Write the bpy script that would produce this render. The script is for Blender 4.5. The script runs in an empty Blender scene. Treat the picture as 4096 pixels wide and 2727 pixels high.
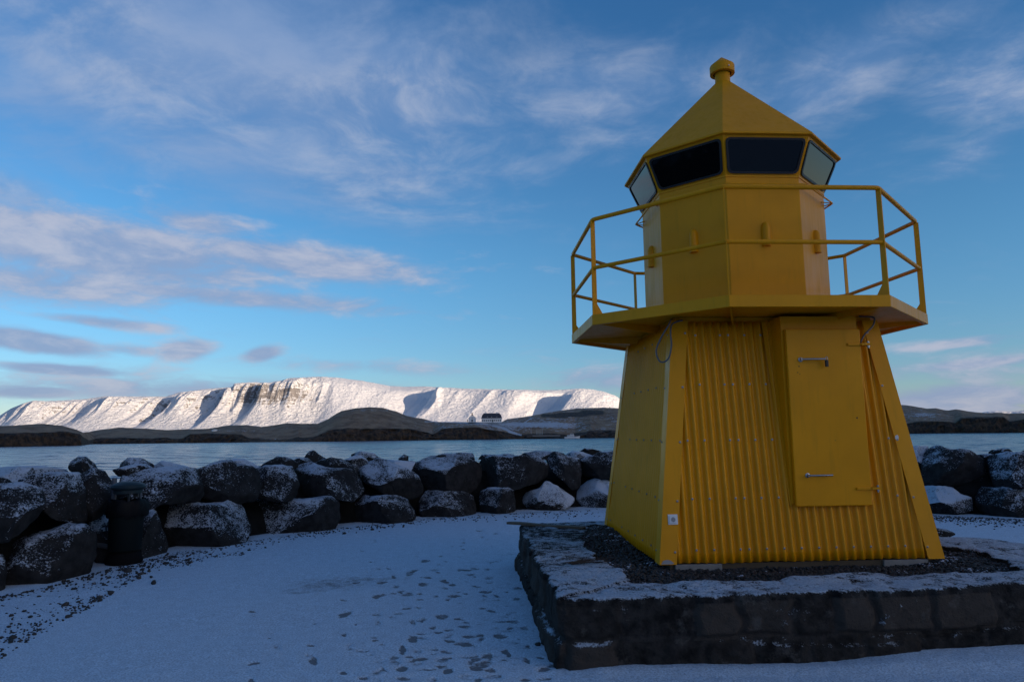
import bpy, numpy as np, random
from math import *
from mathutils import Vector, Matrix
C = bpy.context.scene.collection
SC = bpy.context.scene

# ------------------------------------------------------------------ camera
F_PX, PITCH, ROLL = 2803.539, radians(7.473), radians(.647)     # measured for a 4096 x 2727 frame
CZ = 1.56
_c, _s = cos(ROLL), sin(ROLL)
AF = np.array([0, cos(PITCH), sin(PITCH)]); AU = np.array([0, -sin(PITCH), cos(PITCH)]); AR = np.array([1., 0, 0])
er = _c*AR - _s*AU; eu = _s*AR + _c*AU
cam = bpy.data.cameras.new('camera'); co = bpy.data.objects.new('camera', cam); C.objects.link(co)
cam.sensor_width = 36; cam.lens = F_PX/4096*36; cam.clip_start = .1; cam.clip_end = 90000
M = Matrix(((er[0], eu[0], -AF[0], 0), (er[1], eu[1], -AF[1], 0), (er[2], eu[2], -AF[2], CZ), (0, 0, 0, 1)))
co.matrix_world = M; SC.camera = co

# ------------------------------------------------------------------ exposure
SC.view_settings.view_transform = 'Standard'; SC.view_settings.look = 'None'
SC.view_settings.exposure = EXPO = .35; SC.view_settings.gamma = 1
SC.cycles.max_bounces = 5

# ------------------------------------------------------------------ survey helpers: turn a sight line into a real place
O = np.array([0, 0, CZ])
def ray(px, py):
    x = px-2048; y = py-1363.5
    x0 = x*_c-y*_s; y0 = x*_s+y*_c
    return AF + AR*(x0/F_PX) - AU*(y0/F_PX)
def atz(px, py, z):
    d = ray(px, py); return O+d*((z-CZ)/d[2])
def aty(px, py, y):
    d = ray(px, py); return O+d*(y/d[1])
def atd(px, py, D):
    d = ray(px, py); return O+d*(D/hypot(d[0], d[1]))
def zat(px, py, D):
    return atd(px, py, D)[2]

# ------------------------------------------------------------------ node helpers
class N:
    def __init__(s, nt): s.t = nt; nt.nodes.clear()
    def n(s, typ, **k):
        o = s.t.nodes.new(typ)
        for a, b in k.items():
            if a.startswith('i_'):
                key = a[2:]; key = int(key) if key.isdigit() else key.replace('_', ' ')
                s.put(o.inputs[key], b)
            else: setattr(o, a, b)
        return o
    def put(s, inp, v):
        if isinstance(v, bpy.types.NodeSocket): s.t.links.new(v, inp)
        else: inp.default_value = v
    def m(s, op, a, b=0., c=0., clamp=False):
        o = s.t.nodes.new('ShaderNodeMath'); o.operation = op; o.use_clamp = clamp
        for i, v in enumerate((a, b, c)): s.put(o.inputs[i], v)
        return o.outputs[0]
    def vm(s, op, a, b=(0, 0, 0)):
        o = s.t.nodes.new('ShaderNodeVectorMath'); o.operation = op
        s.put(o.inputs[0], a)
        if op == 'SCALE': s.put(o.inputs[3], b)
        else: s.put(o.inputs[1], b)
        return o.outputs['Value'] if op in ('DOT_PRODUCT', 'LENGTH') else o.outputs[0]
    def mix(s, f, a, b):
        o = s.t.nodes.new('ShaderNodeMix'); o.data_type = 'RGBA'
        s.put(o.inputs[0], f)
        for i, v in ((6, a), (7, b)):
            s.put(o.inputs[i], v if isinstance(v, bpy.types.NodeSocket) else (*v, 1)[:4])
        return o.outputs[2]
    def noise(s, vec, scale, detail=4., rough=.55, dist=0., w='3D'):
        o = s.t.nodes.new('ShaderNodeTexNoise'); o.noise_dimensions = w
        if vec is not None: s.put(o.inputs['Vector'], vec)
        s.put(o.inputs['Scale'], scale); o.inputs['Detail'].default_value = detail
        o.inputs['Roughness'].default_value = rough; o.inputs['Distortion'].default_value = dist
        return o.outputs[0]
    def step(s, v, lo, hi, a=0., b=1.):
        o = s.t.nodes.new('ShaderNodeMapRange'); o.interpolation_type = 'SMOOTHSTEP'
        s.put(o.inputs[0], v)
        for i, q in ((1, lo), (2, hi), (3, a), (4, b)): s.put(o.inputs[i], q)
        return o.outputs[0]
    def xyz(s, v):
        o = s.t.nodes.new('ShaderNodeSeparateXYZ'); s.put(o.inputs[0], v); return o.outputs
    def comb(s, x, y, z):
        o = s.t.nodes.new('ShaderNodeCombineXYZ')
        for i, v in enumerate((x, y, z)): s.put(o.inputs[i], v)
        return o.outputs[0]

# ------------------------------------------------------------------ sky and sun
SUN_EL, SUN_AZ = radians(10.0), radians(120)        # azimuth clockwise from +Y: low sun behind the right shoulder
w = bpy.data.worlds.new('World'); SC.world = w; w.use_nodes = True
k = N(w.node_tree)
sky = k.n('ShaderNodeTexSky', sky_type='NISHITA', sun_disc=False, sun_elevation=SUN_EL, sun_rotation=SUN_AZ,
          altitude=0, air_density=1.0, dust_density=0, ozone_density=6)
dirv = k.n('ShaderNodeTexCoord').outputs['Generated']
dx, dy, dz = k.xyz(dirv)[:3]
az = k.m('ARCTAN2', dx, dy); el = k.m('ARCSINE', dz)
def azel(px, py):
    d = ray(px, py); d = d/np.linalg.norm(d); return atan2(d[0], d[1]), asin(d[2])
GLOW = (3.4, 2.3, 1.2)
# cloud sheet seen from below: project the direction on a plane overhead
inv = k.m('DIVIDE', 1., k.m('ADD', k.m('MAXIMUM', dz, 0.), .16))
pl = k.comb(k.m('MULTIPLY', dx, inv), k.m('MULTIPLY', dy, inv), 0.)
warp = k.n('ShaderNodeTexNoise', noise_dimensions='3D', i_Vector=pl, i_Scale=1.3, i_Detail=3.)
wv = k.vm('SCALE', k.vm('SUBTRACT', warp.outputs['Color'], (.5, .5, .5)), .55)
plw = k.vm('ADD', pl, wv)
rot = k.n('ShaderNodeMapping', i_Vector=plw); rot.inputs['Rotation'].default_value = (0, 0, radians(-28)); rot.inputs['Scale'].default_value = (1.0, 1.9, 1)
n1 = k.noise(rot.outputs[0], 2.1, 7., .56)
n2 = k.noise(k.vm('ADD', plw, (7.3, 2.1, 0)), 5.2, 7., .62)
n3 = k.noise(k.vm('ADD', pl, (3.3, 9.1, 0)), 1.1, 3., .5)
fb = k.m('ADD', k.m('MULTIPLY', n1, .56), k.m('MULTIPLY', n2, .44))
# streaky noise for the low bands
st = k.comb(k.m('MULTIPLY', az, 6.), k.m('MULTIPLY', el, 17.), 0.)
n4 = k.noise(k.vm('ADD', st, k.vm('SCALE', wv, 1.6)), 1.5, 8., .62)
blobs = [  # px, py, half width, half height, tilt(deg), amount
 (1050, 300, 850, 360, 6, .66), (1560, 330, 360, 220, 10, .60), (700, 200, 600, 200, 6, .6), (120, 210, 260, 120, 25, .45), (330, 420, 300, 150, 35, .42),
 (560, 590, 260, 90, 30, .42), (1450, 690, 420, 170, 8, .48), (40, 760, 230, 70, 8, .5), (2300, 420, 500, 200, 0, .42), (900, 520, 900, 260, 4, .5),
 (3330, 330, 420, 150, -12, .46), (3960, 340, 360, 170, 18, .52), (3950, 560, 240, 60, -25, .40)]
low = [
 (430, 1010, 760, 150, 3, .72), (1180, 1045, 560, 80, 4, .66), (800, 895, 260, 70, 6, .55), (330, 880, 400, 60, 0, .45), (850, 1180, 850, 48, 2, .62), (250, 1130, 620, 110, 0, .6),
 (130, 1365, 260, 42, 6, .95), (430, 1290, 270, 26, 3, .62), (520, 1400, 260, 26, 2, .5), (740, 1400, 110, 40, -8, .75), (1050, 1415, 75, 30, -12, .8),
 (250, 1478, 260, 24, 2, .85), (120, 1565, 230, 30, 0, .8), (700, 1560, 900, 60, 0, .6), (350, 1500, 500, 60, 0, .45), (1500, 1470, 560, 36, 2, .42), (2400, 1520, 240, 60, 0, .55), (2250, 1440, 160, 26, 0, .3),
 (3850, 1370, 360, 26, -3, .5), (3900, 1455, 330, 30, -3, .6), (3830, 1600, 330, 66, 0, .85), (3900, 1500, 420, 120, 0, .42), (1950, 1080, 220, 26, 0, .3), (3200, 1500, 900, 60, 0, .45)]
def cover(lst):
    tot = None
    for (px, py, hw, hh, tilt, amt) in lst:
        a0, e0 = azel(px, py); a1, _ = azel(px+hw, py); _, e1 = azel(px, py-hh)
        ct, s_ = cos(radians(tilt)), sin(radians(tilt))
        A = k.m('SUBTRACT', az, a0); E = k.m('SUBTRACT', el, e0)
        u = k.m('DIVIDE', k.m('SUBTRACT', k.m('MULTIPLY', A, ct), k.m('MULTIPLY', E, s_)), abs(a1-a0))
        v = k.m('DIVIDE', k.m('ADD', k.m('MULTIPLY', A, s_), k.m('MULTIPLY', E, ct)), abs(e1-e0))
        r2 = k.m('ADD', k.m('MULTIPLY', u, u), k.m('MULTIPLY', v, v))
        g = k.m('MULTIPLY', k.m('POWER', 2.718, k.m('MULTIPLY', r2, -.62)), amt)
        tot = g if tot is None else k.m('MAXIMUM', tot, g)
    return tot
hi_c = cover(blobs); lo_c = cover(low)
d_hi = k.step(k.m('ADD', k.m('MULTIPLY', k.m('SUBTRACT', fb, .5), 3.0), k.m('MULTIPLY', hi_c, 2.5)), .05, 1.75)
d_lo = k.step(k.m('ADD', k.m('MULTIPLY', k.m('SUBTRACT', n4, .5), 2.4), k.m('MULTIPLY', lo_c, 2.3)), .40, 1.45)
back_c = k.step(k.m('ADD', k.m('MULTIPLY', fb, 1.), k.m('MULTIPLY', k.m('MULTIPLY', dy, -1.), .35)), .62, .85)   # broken cloud behind
S10 = 1/.15   # background strength is .15
def lit(r, g, b):  # radiance that shows as this display colour at this exposure
    f = lambda v: (v/255/12.92 if v/255 < .04045 else ((v/255+.055)/1.055)**2.4)*2**(-EXPO)*S10
    return (f(r), f(g), f(b))
grad = k.step(el, 0., .55)
sky_c = k.mix(1., sky.outputs[0], sky.outputs[0])
tint = k.n('ShaderNodeMix', data_type='RGBA', blend_type='MULTIPLY'); tint.inputs[0].default_value = 1.
k.put(tint.inputs[6], sky.outputs[0]); k.put(tint.inputs[7], k.mix(k.step(el, .04, .62), k.mix(k.step(el, .0, .3), (1.12, .90, .82), (1.28, 1.16, .92)), (.86, 1.0, .95)))
base = tint.outputs[2]
hi_col = k.mix(k.step(n2, .35, .7), lit(112, 145, 192), lit(172, 184, 208))
hi_col = k.mix(k.step(n3, .4, .6), hi_col, lit(138, 163, 203))
lo_col = k.mix(k.step(n4, .4, .68), lit(140, 160, 196), lit(184, 188, 206))
low_g = k.step(el, .10, .02); lo_col = k.mix(k.m('MULTIPLY', low_g, .3), lo_col, lit(150, 155, 180))
c1_ = k.mix(k.m('MULTIPLY', d_hi, .80), base, hi_col)
c2_ = k.mix(k.m('MULTIPLY', d_lo, .88), c1_, lo_col)
front = k.step(dy, -.1, .25)
c3_ = k.mix(k.m('MULTIPLY', k.m('MULTIPLY', back_c, k.m('SUBTRACT', 1., front)), .5), c2_, lit(150, 150, 175))
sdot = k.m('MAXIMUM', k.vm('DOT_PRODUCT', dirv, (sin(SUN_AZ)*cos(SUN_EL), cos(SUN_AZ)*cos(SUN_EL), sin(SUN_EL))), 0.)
aur = k.m('ADD', k.m('MULTIPLY', k.m('POWER', sdot, 5.), .72), k.m('MULTIPLY', k.m('POWER', sdot, 26.), 2.6))   # warm glow added round the low sun to light the tower front
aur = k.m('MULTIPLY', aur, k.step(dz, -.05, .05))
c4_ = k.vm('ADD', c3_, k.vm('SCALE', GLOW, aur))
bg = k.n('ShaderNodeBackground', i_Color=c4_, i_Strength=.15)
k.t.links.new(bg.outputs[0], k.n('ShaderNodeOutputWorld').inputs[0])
sun = bpy.data.lights.new('sun', 'SUN'); so = bpy.data.objects.new('sun', sun); C.objects.link(so)
sun.energy = 4.2; sun.angle = radians(.5); sun.color = (1, .79, .60)
sd = Vector((sin(SUN_AZ)*cos(SUN_EL), cos(SUN_AZ)*cos(SUN_EL), sin(SUN_EL)))
so.rotation_euler = sd.to_track_quat('Z', 'Y').to_euler(); so.location = (30, -30, 60)

# ------------------------------------------------------------------ tags, meshes, noise
def tag(o, label=None, cat=None, group=None, kind=None):
    if label: o['label'] = label
    if cat: o['category'] = cat
    if group: o['group'] = group
    if kind: o['kind'] = kind
    return o
def empty(name, loc, rz=0):
    o = bpy.data.objects.new(name, None); C.objects.link(o); o.location = loc; o.rotation_euler = (0, 0, rz); o.empty_display_size = .2
    return o
def mesh(name, v, f, mat=None, parent=None, smooth=False, attrs=None):
    me = bpy.data.meshes.new(name)
    v = np.asarray(v, dtype=np.float32)
    if isinstance(f, np.ndarray):
        nf, kf = f.shape
        me.vertices.add(len(v)); me.vertices.foreach_set('co', v.ravel())
        me.loops.add(nf*kf); me.loops.foreach_set('vertex_index', f.astype(np.int32).ravel())
        me.polygons.add(nf); me.polygons.foreach_set('loop_start', np.arange(0, nf*kf, kf, dtype=np.int32))
        me.update(calc_edges=True)
    else:
        me.from_pydata([tuple(map(float, p)) for p in v], [], f)
    me.validate()
    if smooth: me.polygons.foreach_set('use_smooth', np.ones(len(me.polygons), dtype=bool))
    if attrs:
        for a, d in attrs.items():
            at = me.attributes.new(a, 'FLOAT', 'POINT'); at.data.foreach_set('value', np.asarray(d, dtype=np.float32).ravel())
    if mat: me.materials.append(mat)
    o = bpy.data.objects.new(name, me); C.objects.link(o)
    if parent: o.parent = parent
    return o
def grid_faces(nr, nc, wrap=False, flip=False):
    r = np.arange(nr-1)[:, None]; c = np.arange(nc if wrap else nc-1)[None, :]
    a = r*nc+c; b = r*nc+(c+1) % nc; d = (r+1)*nc+c; e = (r+1)*nc+(c+1) % nc
    q = np.stack([a, b, e, d] if not flip else [a, d, e, b], -1).reshape(-1, 4)
    return q
class MB:
    def __init__(s): s.v = []; s.f = []
    def add(s, v, f):
        k = len(s.v); s.v += [tuple(map(float, p)) for p in v]; s.f += [tuple(i+k for i in q) for q in f]; return s
    def box(s, a, b, T=None):
        (x0, y0, z0), (x1, y1, z1) = a, b
        v = [(x0,y0,z0),(x1,y0,z0),(x1,y1,z0),(x0,y1,z0),(x0,y0,z1),(x1,y0,z1),(x1,y1,z1),(x0,y1,z1)]
        if T: v = [T(p) for p in v]
        return s.add(v, [(0,3,2,1),(4,5,6,7),(0,1,5,4),(1,2,6,5),(2,3,7,6),(3,0,4,7)])
    def tube(s, pts, r, n=10, caps=True):
        pts = [Vector(p) for p in pts]; rs = r if isinstance(r, (list, tuple)) else [r]*len(pts)
        rings = []; up = None
        for i, p in enumerate(pts):
            t = (pts[min(i+1, len(pts)-1)]-pts[max(i-1, 0)]).normalized()
            if up is None: up = Vector((0, 0, 1)) if abs(t.z) < .9 else Vector((1, 0, 0))
            a = (up-t*up.dot(t)).normalized(); b = t.cross(a); up = a
            rings.append([p+(a*cos(2*pi*j/n)+b*sin(2*pi*j/n))*rs[i] for j in range(n)])
        v = [q for R_ in rings for q in R_]; f = []
        for i in range(len(pts)-1):
            for j in range(n): f.append((i*n+j, (i+1)*n+j, (i+1)*n+(j+1) % n, i*n+(j+1) % n))
        if caps: f += [tuple(range(n)), tuple(range((len(pts)-1)*n, len(pts)*n))[::-1]]
        return s.add(v, f)
    def lathe(s, prof, n=28, c=(0, 0)):
        v = [(c[0]+r*cos(2*pi*j/n), c[1]+r*sin(2*pi*j/n), z) for r, z in prof for j in range(n)]
        f = [(i*n+j, i*n+(j+1) % n, (i+1)*n+(j+1) % n, (i+1)*n+j) for i in range(len(prof)-1) for j in range(n)]
        return s.add(v, f)
    def build(s, name, mat, parent=None, smooth=False, bevel=0, auto=False):
        o = mesh(name, s.v, s.f, mat, parent, smooth)
        if bevel:
            m = o.modifiers.new('b', 'BEVEL'); m.width = bevel; m.segments = 2; m.limit_method = 'ANGLE'; m.angle_limit = radians(40)
        if auto:
            for p in o.data.polygons: p.use_smooth = True
            m = o.modifiers.new('w', 'WEIGHTED_NORMAL') if False else None
            o.data.set_sharp_from_angle(angle=radians(35))
        return o
def _h(ix, iy, iz, seed):
    h = (ix*374761393+iy*668265263+iz*2147483647*0+iz*1274126177+seed*974711) & 0xffffffff
    h = ((h ^ (h >> 13))*1274126177) & 0xffffffff
    h = h ^ (h >> 16)
    return (h & 0xffff)/32767.5-1
def vnoise(p, seed=0):
    p = np.asarray(p, dtype=np.float64); i = np.floor(p).astype(np.int64); f = p-i; u = f*f*f*(f*(f*6-15)+10)
    r = 0
    for a in (0, 1):
        for b in (0, 1):
            for c in (0, 1):
                wt = (u[..., 0] if a else 1-u[..., 0])*(u[..., 1] if b else 1-u[..., 1])*(u[..., 2] if c else 1-u[..., 2])
                r = r+wt*_h(i[..., 0]+a, i[..., 1]+b, i[..., 2]+c, seed)
    return r
def fbm(p, oct=4, seed=0, gain=.5):
    p = np.asarray(p, dtype=np.float64); r = 0; a = 1; t = 0
    for o_ in range(oct):
        r = r+a*vnoise(p*2**o_+o_*17.3, seed+o_); t += a; a *= gain
    return r/t
def n2d(x, y, oct=4, seed=0, gain=.5):
    x, y = np.broadcast_arrays(x, y)
    return fbm(np.stack([x, y, np.full(x.shape, .37)], -1), oct, seed, gain)
def smooth(x, a, b):
    t = np.clip((x-a)/(b-a), 0, 1); return t*t*(3-2*t)

# ------------------------------------------------------------------ materials
def mat(name, fn):
    m = bpy.data.materials.new(name); m.use_nodes = True; k = N(m.node_tree)
    b = k.n('ShaderNodeBsdfPrincipled'); o = k.n('ShaderNodeOutputMaterial'); k.t.links.new(b.outputs[0], o.inputs[0])
    k.put(b.inputs['Roughness'], .8)
    fn(k, b); return m
def P(k): return k.n('ShaderNodeTexCoord').outputs['Object']
def G(k): return k.n('ShaderNodeNewGeometry')
def bump(k, b, h, d, s=1.):
    n = k.n('ShaderNodeBump', i_Height=h, i_Distance=d, i_Strength=s); k.t.links.new(n.outputs[0], b.inputs['Normal']); return n.outputs[0]
def A(k, name): return k.n('ShaderNodeAttribute', attribute_name=name).outputs['Fac']
def plain(name, col, rough=.6, metal=0., var=.12, sc=6., spec=.5):
    def f(k, b):
        n = k.noise(P(k), sc, 5.)
        k.put(b.inputs['Base Color'], k.mix(n, tuple(c*(1-var) for c in col), tuple(min(1, c*(1+var)) for c in col)))
        k.put(b.inputs['Roughness'], k.step(n, .2, .8, rough*.85, min(1, rough*1.15))); b.inputs['Metallic'].default_value = metal; b.inputs['Specular IOR Level'].default_value = spec
    return mat(name, f)
SNOW = (.50, .54, .62)
def m_ground(k, b):
    p = P(k); wear = A(k, 'wear'); grit = A(k, 'grit')
    n = k.noise(p, 55., 6., .7); n_ = k.noise(p, 9., 5., .6); st = k.noise(k.vm('MULTIPLY', p, (1., 2.6, 1.)), 60., 4., .7)
    sp = k.noise(p, 75., 5., .75)
    th = k.m('ADD', k.m('MULTIPLY', n, .35), k.m('ADD', k.m('MULTIPLY', n_, .25), k.m('MULTIPLY', st, .4)))
    mask = k.step(k.m('ADD', k.m('MULTIPLY', k.m('SUBTRACT', th, .5), 1.7), wear), .36, .62)
    col = k.mix(k.step(sp, .36, .60), (.28, .35, .425), (.62, .73, .84))
    col = k.mix(k.m('MULTIPLY', k.step(n_, .35, .7), .35), col, (.34, .405, .48))
    col = k.mix(mask, col, k.mix(n, (.10, .104, .115), (.18, .186, .20)))
    gm = k.step(k.m('ADD', k.m('SUBTRACT', n, .5), grit), .42, .62)
    col = k.mix(gm, col, k.mix(sp, (.018, .017, .017), (.06, .057, .055)))
    k.put(b.inputs['Base Color'], col)
    h = k.m('ADD', k.m('MULTIPLY', sp, .5), k.m('SUBTRACT', k.m('MULTIPLY', n, .5), k.m('MULTIPLY', mask, .8)))
    bump(k, b, h, .012, .8)
MG = mat('thin trodden snow', m_ground)
def snowy(k, b, rock, lo, hi, sc, big=1.2, disp=.03, snowc=(.48, .54, .63), zw=.8, rough_rock=None, salt=.9):
    p = P(k); g = G(k); nz = k.xyz(g.outputs['Normal'])[2]
    rnd = k.n('ShaderNodeObjectInfo').outputs['Random']
    pw = k.vm('ADD', p, k.comb(k.m('MULTIPLY', rnd, 37.), 0., k.m('MULTIPLY', rnd, 11.)))
    nb = k.noise(pw, big, 4., .55); nm = k.noise(pw, sc, 6., .62); nf = k.noise(pw, sc*4.5, 5., .7)
    sc_ = k.m('ADD', k.m('MULTIPLY', k.m('SUBTRACT', nm, .5), 1.0), k.m('MULTIPLY', k.m('SUBTRACT', nf, .5), salt))
    v = k.m('ADD', k.m('ADD', k.m('MULTIPLY', nz, zw), sc_), k.m('MULTIPLY', k.m('SUBTRACT', nb, .5), 1.5))
    ms = k.step(v, lo, hi)
    n4_ = k.noise(pw, sc*.8, 6., .6)
    rc = k.mix(k.step(n4_, .3, .7), rock, tuple(c*2.1 for c in rock))
    k.put(b.inputs['Base Color'], k.mix(ms, rc, k.mix(nf, tuple(c*.8 for c in snowc), snowc)))
    k.put(b.inputs['Roughness'], .9); b.inputs['Specular IOR Level'].default_value = .06
    h = k.m('ADD', k.m('MULTIPLY', nm, .5), k.m('ADD', k.m('MULTIPLY', nf, .25), k.m('MULTIPLY', ms, .25)))
    bump(k, b, h, disp, .9)
MROCK = mat('basalt with snow dust', lambda k, b: snowy(k, b, (.0150, .0150, .0158), .56, .80, 10., 1.6, .05, salt=2.2))
MROCKS = mat('basalt with thick snow', lambda k, b: snowy(k, b, (.0150, .0150, .0158), .42, .68, 11., 1.6, .05, salt=2.4))
MCORE = mat('dark rubble core', lambda k, b: snowy(k, b, (.006, .006, .006), 1.05, 1.3, 5., 1., .08, zw=.9))
def m_plinth(k, b, **kw):
    b.inputs['Specular IOR Level'].default_value = .06
    p = P(k); g = G(k); nz = k.xyz(g.outputs['Normal'])[2]
    nf = k.noise(p, 70., 5., .7); nm = k.noise(p, 11., 6., .6); nb = k.noise(p, 2.2, 4., .5)
    v = k.m('ADD', k.m('ADD', nz, k.m('MULTIPLY', k.m('SUBTRACT', nm, .5), 1.5)), k.m('MULTIPLY', k.m('SUBTRACT', nf, .5), 1.5))
    v = k.m('ADD', v, k.m('MULTIPLY', k.m('SUBTRACT', nb, .5), .9))
    v = k.m('SUBTRACT', v, A(k, 'bare')); v = k.m('ADD', v, k.m('MULTIPLY', k.step(nb, .60, .70), .32))
    ms = k.step(v, .62, .92)
    tone = A(k, 'tone'); seam = A(k, 'joint')
    stone = k.mix(k.step(nm, .3, .7), (.010, .010, .0105), (.044, .041, .039))
    stone = k.mix(k.m('MULTIPLY', k.step(tone, .3, 1.), .75), stone, (.075, .062, .053))
    stone = k.mix(k.m('MULTIPLY', k.step(k.noise(p, 4.1, 6., .72), .56, .68), .55), stone, (.11, .105, .10))
    stone = k.mix(k.m('MULTIPLY', seam, k.step(nm, .3, .6, .1, .7)), stone, (.052, .048, .046))
    seam = k.m('SUBTRACT', 1., seam)
    k.put(b.inputs['Base Color'], k.mix(ms, stone, k.mix(k.step(nf, .3, .7), (.30, .35, .42), (.54, .61, .70))))
    h = k.m('ADD', k.m('MULTIPLY', seam, .22), k.m('ADD', k.m('MULTIPLY', nm, 1.2), k.m('ADD', k.m('MULTIPLY', nf, .35), k.m('MULTIPLY', ms, .3))))
    bump(k, b, h, .04, 1.)
MPL = mat('rough masonry with snow', m_plinth)
def m_gravel(k, b):
    p = P(k); nz = k.xyz(G(k).outputs['Normal'])[2]
    isl = G(k).outputs['Random Per Island']
    n = k.noise(p, 60., 4., .6); nb = k.noise(p, 3., 4., .6)
    col = k.mix(isl, (.008, .008, .008), (.035, .031, .030))
    v = k.m('ADD', k.m('ADD', k.m('MULTIPLY', nz, .5), k.m('MULTIPLY', k.m('SUBTRACT', n, .5), .8)), k.m('MULTIPLY', k.m('SUBTRACT', nb, .5), 2.2))
    v = k.m('ADD', v, k.m('MULTIPLY', isl, .25))
    k.put(b.inputs['Base Color'], k.mix(k.step(v, .78, .95), col, (.42, .46, .55)))
    k.put(b.inputs['Roughness'], .7); bump(k, b, k.noise(p, 150., 3.), .004)
MGR = mat('black lava gravel', m_gravel)
def m_water(k, b):
    p = P(k)
    def nv(sc, st, d): 
        o = k.n('ShaderNodeTexNoise', noise_dimensions='3D', i_Vector=k.vm('MULTIPLY', p, st), i_Scale=sc, i_Detail=d); o.inputs['Roughness'].default_value = .6
        return k.vm('SUBTRACT', o.outputs['Color'], (.5, .5, .5))
    w3 = k.noise(k.vm('MULTIPLY', p, (.25, 1., 1.)), .010, 4., .6)
    v = k.vm('ADD', k.vm('SCALE', nv(.9, (1., 1., 1.), 4.), .85), k.vm('ADD', k.vm('SCALE', nv(.16, (.8, 1., 1.), 4.), 1.5), k.vm('SCALE', nv(.035, (.5, 1., 1.), 3.), .40)))
    v = k.vm('SCALE', v, k.step(w3, .3, .7, .75, 1.15))
    nrm = k.vm('NORMALIZE', k.vm('ADD', k.vm('MULTIPLY', v, (1., 1., 0.)), (0., 0., 1.)))
    k.t.links.new(nrm, b.inputs['Normal'])
    k.put(b.inputs['Base Color'], (.010, .045, .105, 1)); b.inputs['IOR'].default_value = 1.33
    k.put(b.inputs['Roughness'], .20); b.inputs['Specular IOR Level'].default_value = .30
MWA = mat('rippled sea', m_water)
def m_mount(k, b):
    p = k.n('ShaderNodeNewGeometry').outputs['Position']; rock = A(k, 'rock'); uu = A(k, 'across'); tt = A(k, 'upslope')
    q = k.comb(uu, tt, 0.)
    n = k.noise(k.vm('MULTIPLY', p, (1., 1., 3.2)), .010, 7., .62); n2_ = k.noise(p, .035, 6., .65)
    strat = k.noise(k.vm('MULTIPLY', p, (.12, .12, 3.)), .022, 5., .65)
    rib = k.noise(k.vm('MULTIPLY', q, (3.2, 5., 1.)), 1., 6., .6, .6); rib2 = k.noise(k.vm('MULTIPLY', q, (9., 9., 1.)), 1., 5., .65, .4)
    v = k.m('ADD', k.m('ADD', rock, k.m('MULTIPLY', k.m('SUBTRACT', n, .5), .7)), k.m('ADD', k.m('MULTIPLY', k.m('SUBTRACT', n2_, .5), 1.1), k.m('MULTIPLY', k.m('SUBTRACT', strat, .5), 1.8)))
    v = k.m('ADD', v, k.m('MULTIPLY', k.m('SUBTRACT', rib2, .5), 1.0))
    ms = k.step(v, .68, .92)
    k.put(b.inputs['Base Color'], k.mix(k.m('MULTIPLY', ms, .85), (.77, .76, .745), (.15, .125, .105)))
    bump(k, b, k.m('ADD', k.m('MULTIPLY', n, .5), k.m('ADD', k.m('MULTIPLY', n2_, .3), k.m('MULTIPLY', k.m('MULTIPLY', rib, 1.5), A(k, 'rugged')))), 34., 1.)
MMT = mat('snowy mountain', m_mount)
def m_isl(k, b):
    p = k.n('ShaderNodeNewGeometry').outputs['Position']; snow = A(k, 'snow'); cliff = A(k, 'cliff')
    n = k.noise(p, .06, 6., .62); nf = k.noise(p, .22, 6., .75); nc = k.noise(k.vm('MULTIPLY', p, (1., 1., .35)), .22, 6., .7)
    grass = k.mix(k.step(n, .3, .7), (.17, .098, .052), (.36, .235, .135))
    grass = k.mix(k.m('MULTIPLY', k.step(nf, .5, .75), .5), grass, (.36, .30, .24))
    cl = k.mix(k.step(nc, .35, .7), (.008, .007, .007), (.11, .062, .028))
    c0 = k.mix(k.step(k.m('ADD', cliff, k.m('MULTIPLY', k.m('SUBTRACT', nc, .5), .9)), .35, .62), grass, cl)
    nl = k.noise(k.vm('MULTIPLY', p, (.3, 1., 1.)), .12, 5., .7)
    sv = k.m('ADD', snow, k.m('ADD', k.m('MULTIPLY', k.m('SUBTRACT', nf, .5), 2.4), k.m('MULTIPLY', k.m('SUBTRACT', nl, .5), 1.3)))
    sv = k.m('SUBTRACT', sv, k.m('MULTIPLY', cliff, .55))
    k.put(b.inputs['Base Color'], k.mix(k.step(sv, .52, .74), c0, (.55, .57, .62)))
    bump(k, b, k.m('ADD', nf, k.m('MULTIPLY', nc, 2.)), 2.5, 1.)
MIS = mat('island heath and cliffs', m_isl)
MHILL = mat('snowy inland hills', lambda k, b: k.put(b.inputs['Base Color'], k.mix(k.step(k.noise(P(k), .01, 6.), .4, .6), (.10, .09, .08), (.45, .48, .55))))
def m_yel(k, b, base=(.72, .292, .004), r0=.36):
    p = P(k); n = k.noise(p, 1.6, 5., .6); f = k.noise(p, 90., 4., .7); d = k.noise(k.vm('MULTIPLY', p, (6., 6., .7)), 3., 5., .65)
    col = k.mix(k.step(n, .3, .7), tuple(c*.93 for c in base), tuple(c*1.05 for c in base))
    col = k.mix(k.m('MULTIPLY', k.step(d, .52, .76), .26), col, (.38, .19, .015))
    sp = k.step(k.noise(p, 34., 3., .5), .765, .80)
    col = k.mix(k.m('MULTIPLY', sp, .6), col, (.12, .07, .03))
    k.put(b.inputs['Base Color'], col)
    k.put(b.inputs['Roughness'], k.step(d, .3, .7, r0, r0+.16))
    b.inputs['Coat Weight'].default_value = .05; b.inputs['Coat Roughness'].default_value = .10; b.inputs['Specular IOR Level'].default_value = .14
    bump(k, b, k.m('ADD', f, k.m('MULTIPLY', n, 6.)), .0012, .35)
MY = mat('yellow enamel paint', m_yel)
def m_corr(k, b):
    m_yel(k, b, r0=.30); b.inputs['Specular IOR Level'].default_value = .20
MYC = mat('yellow corrugated steel', m_corr)
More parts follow.
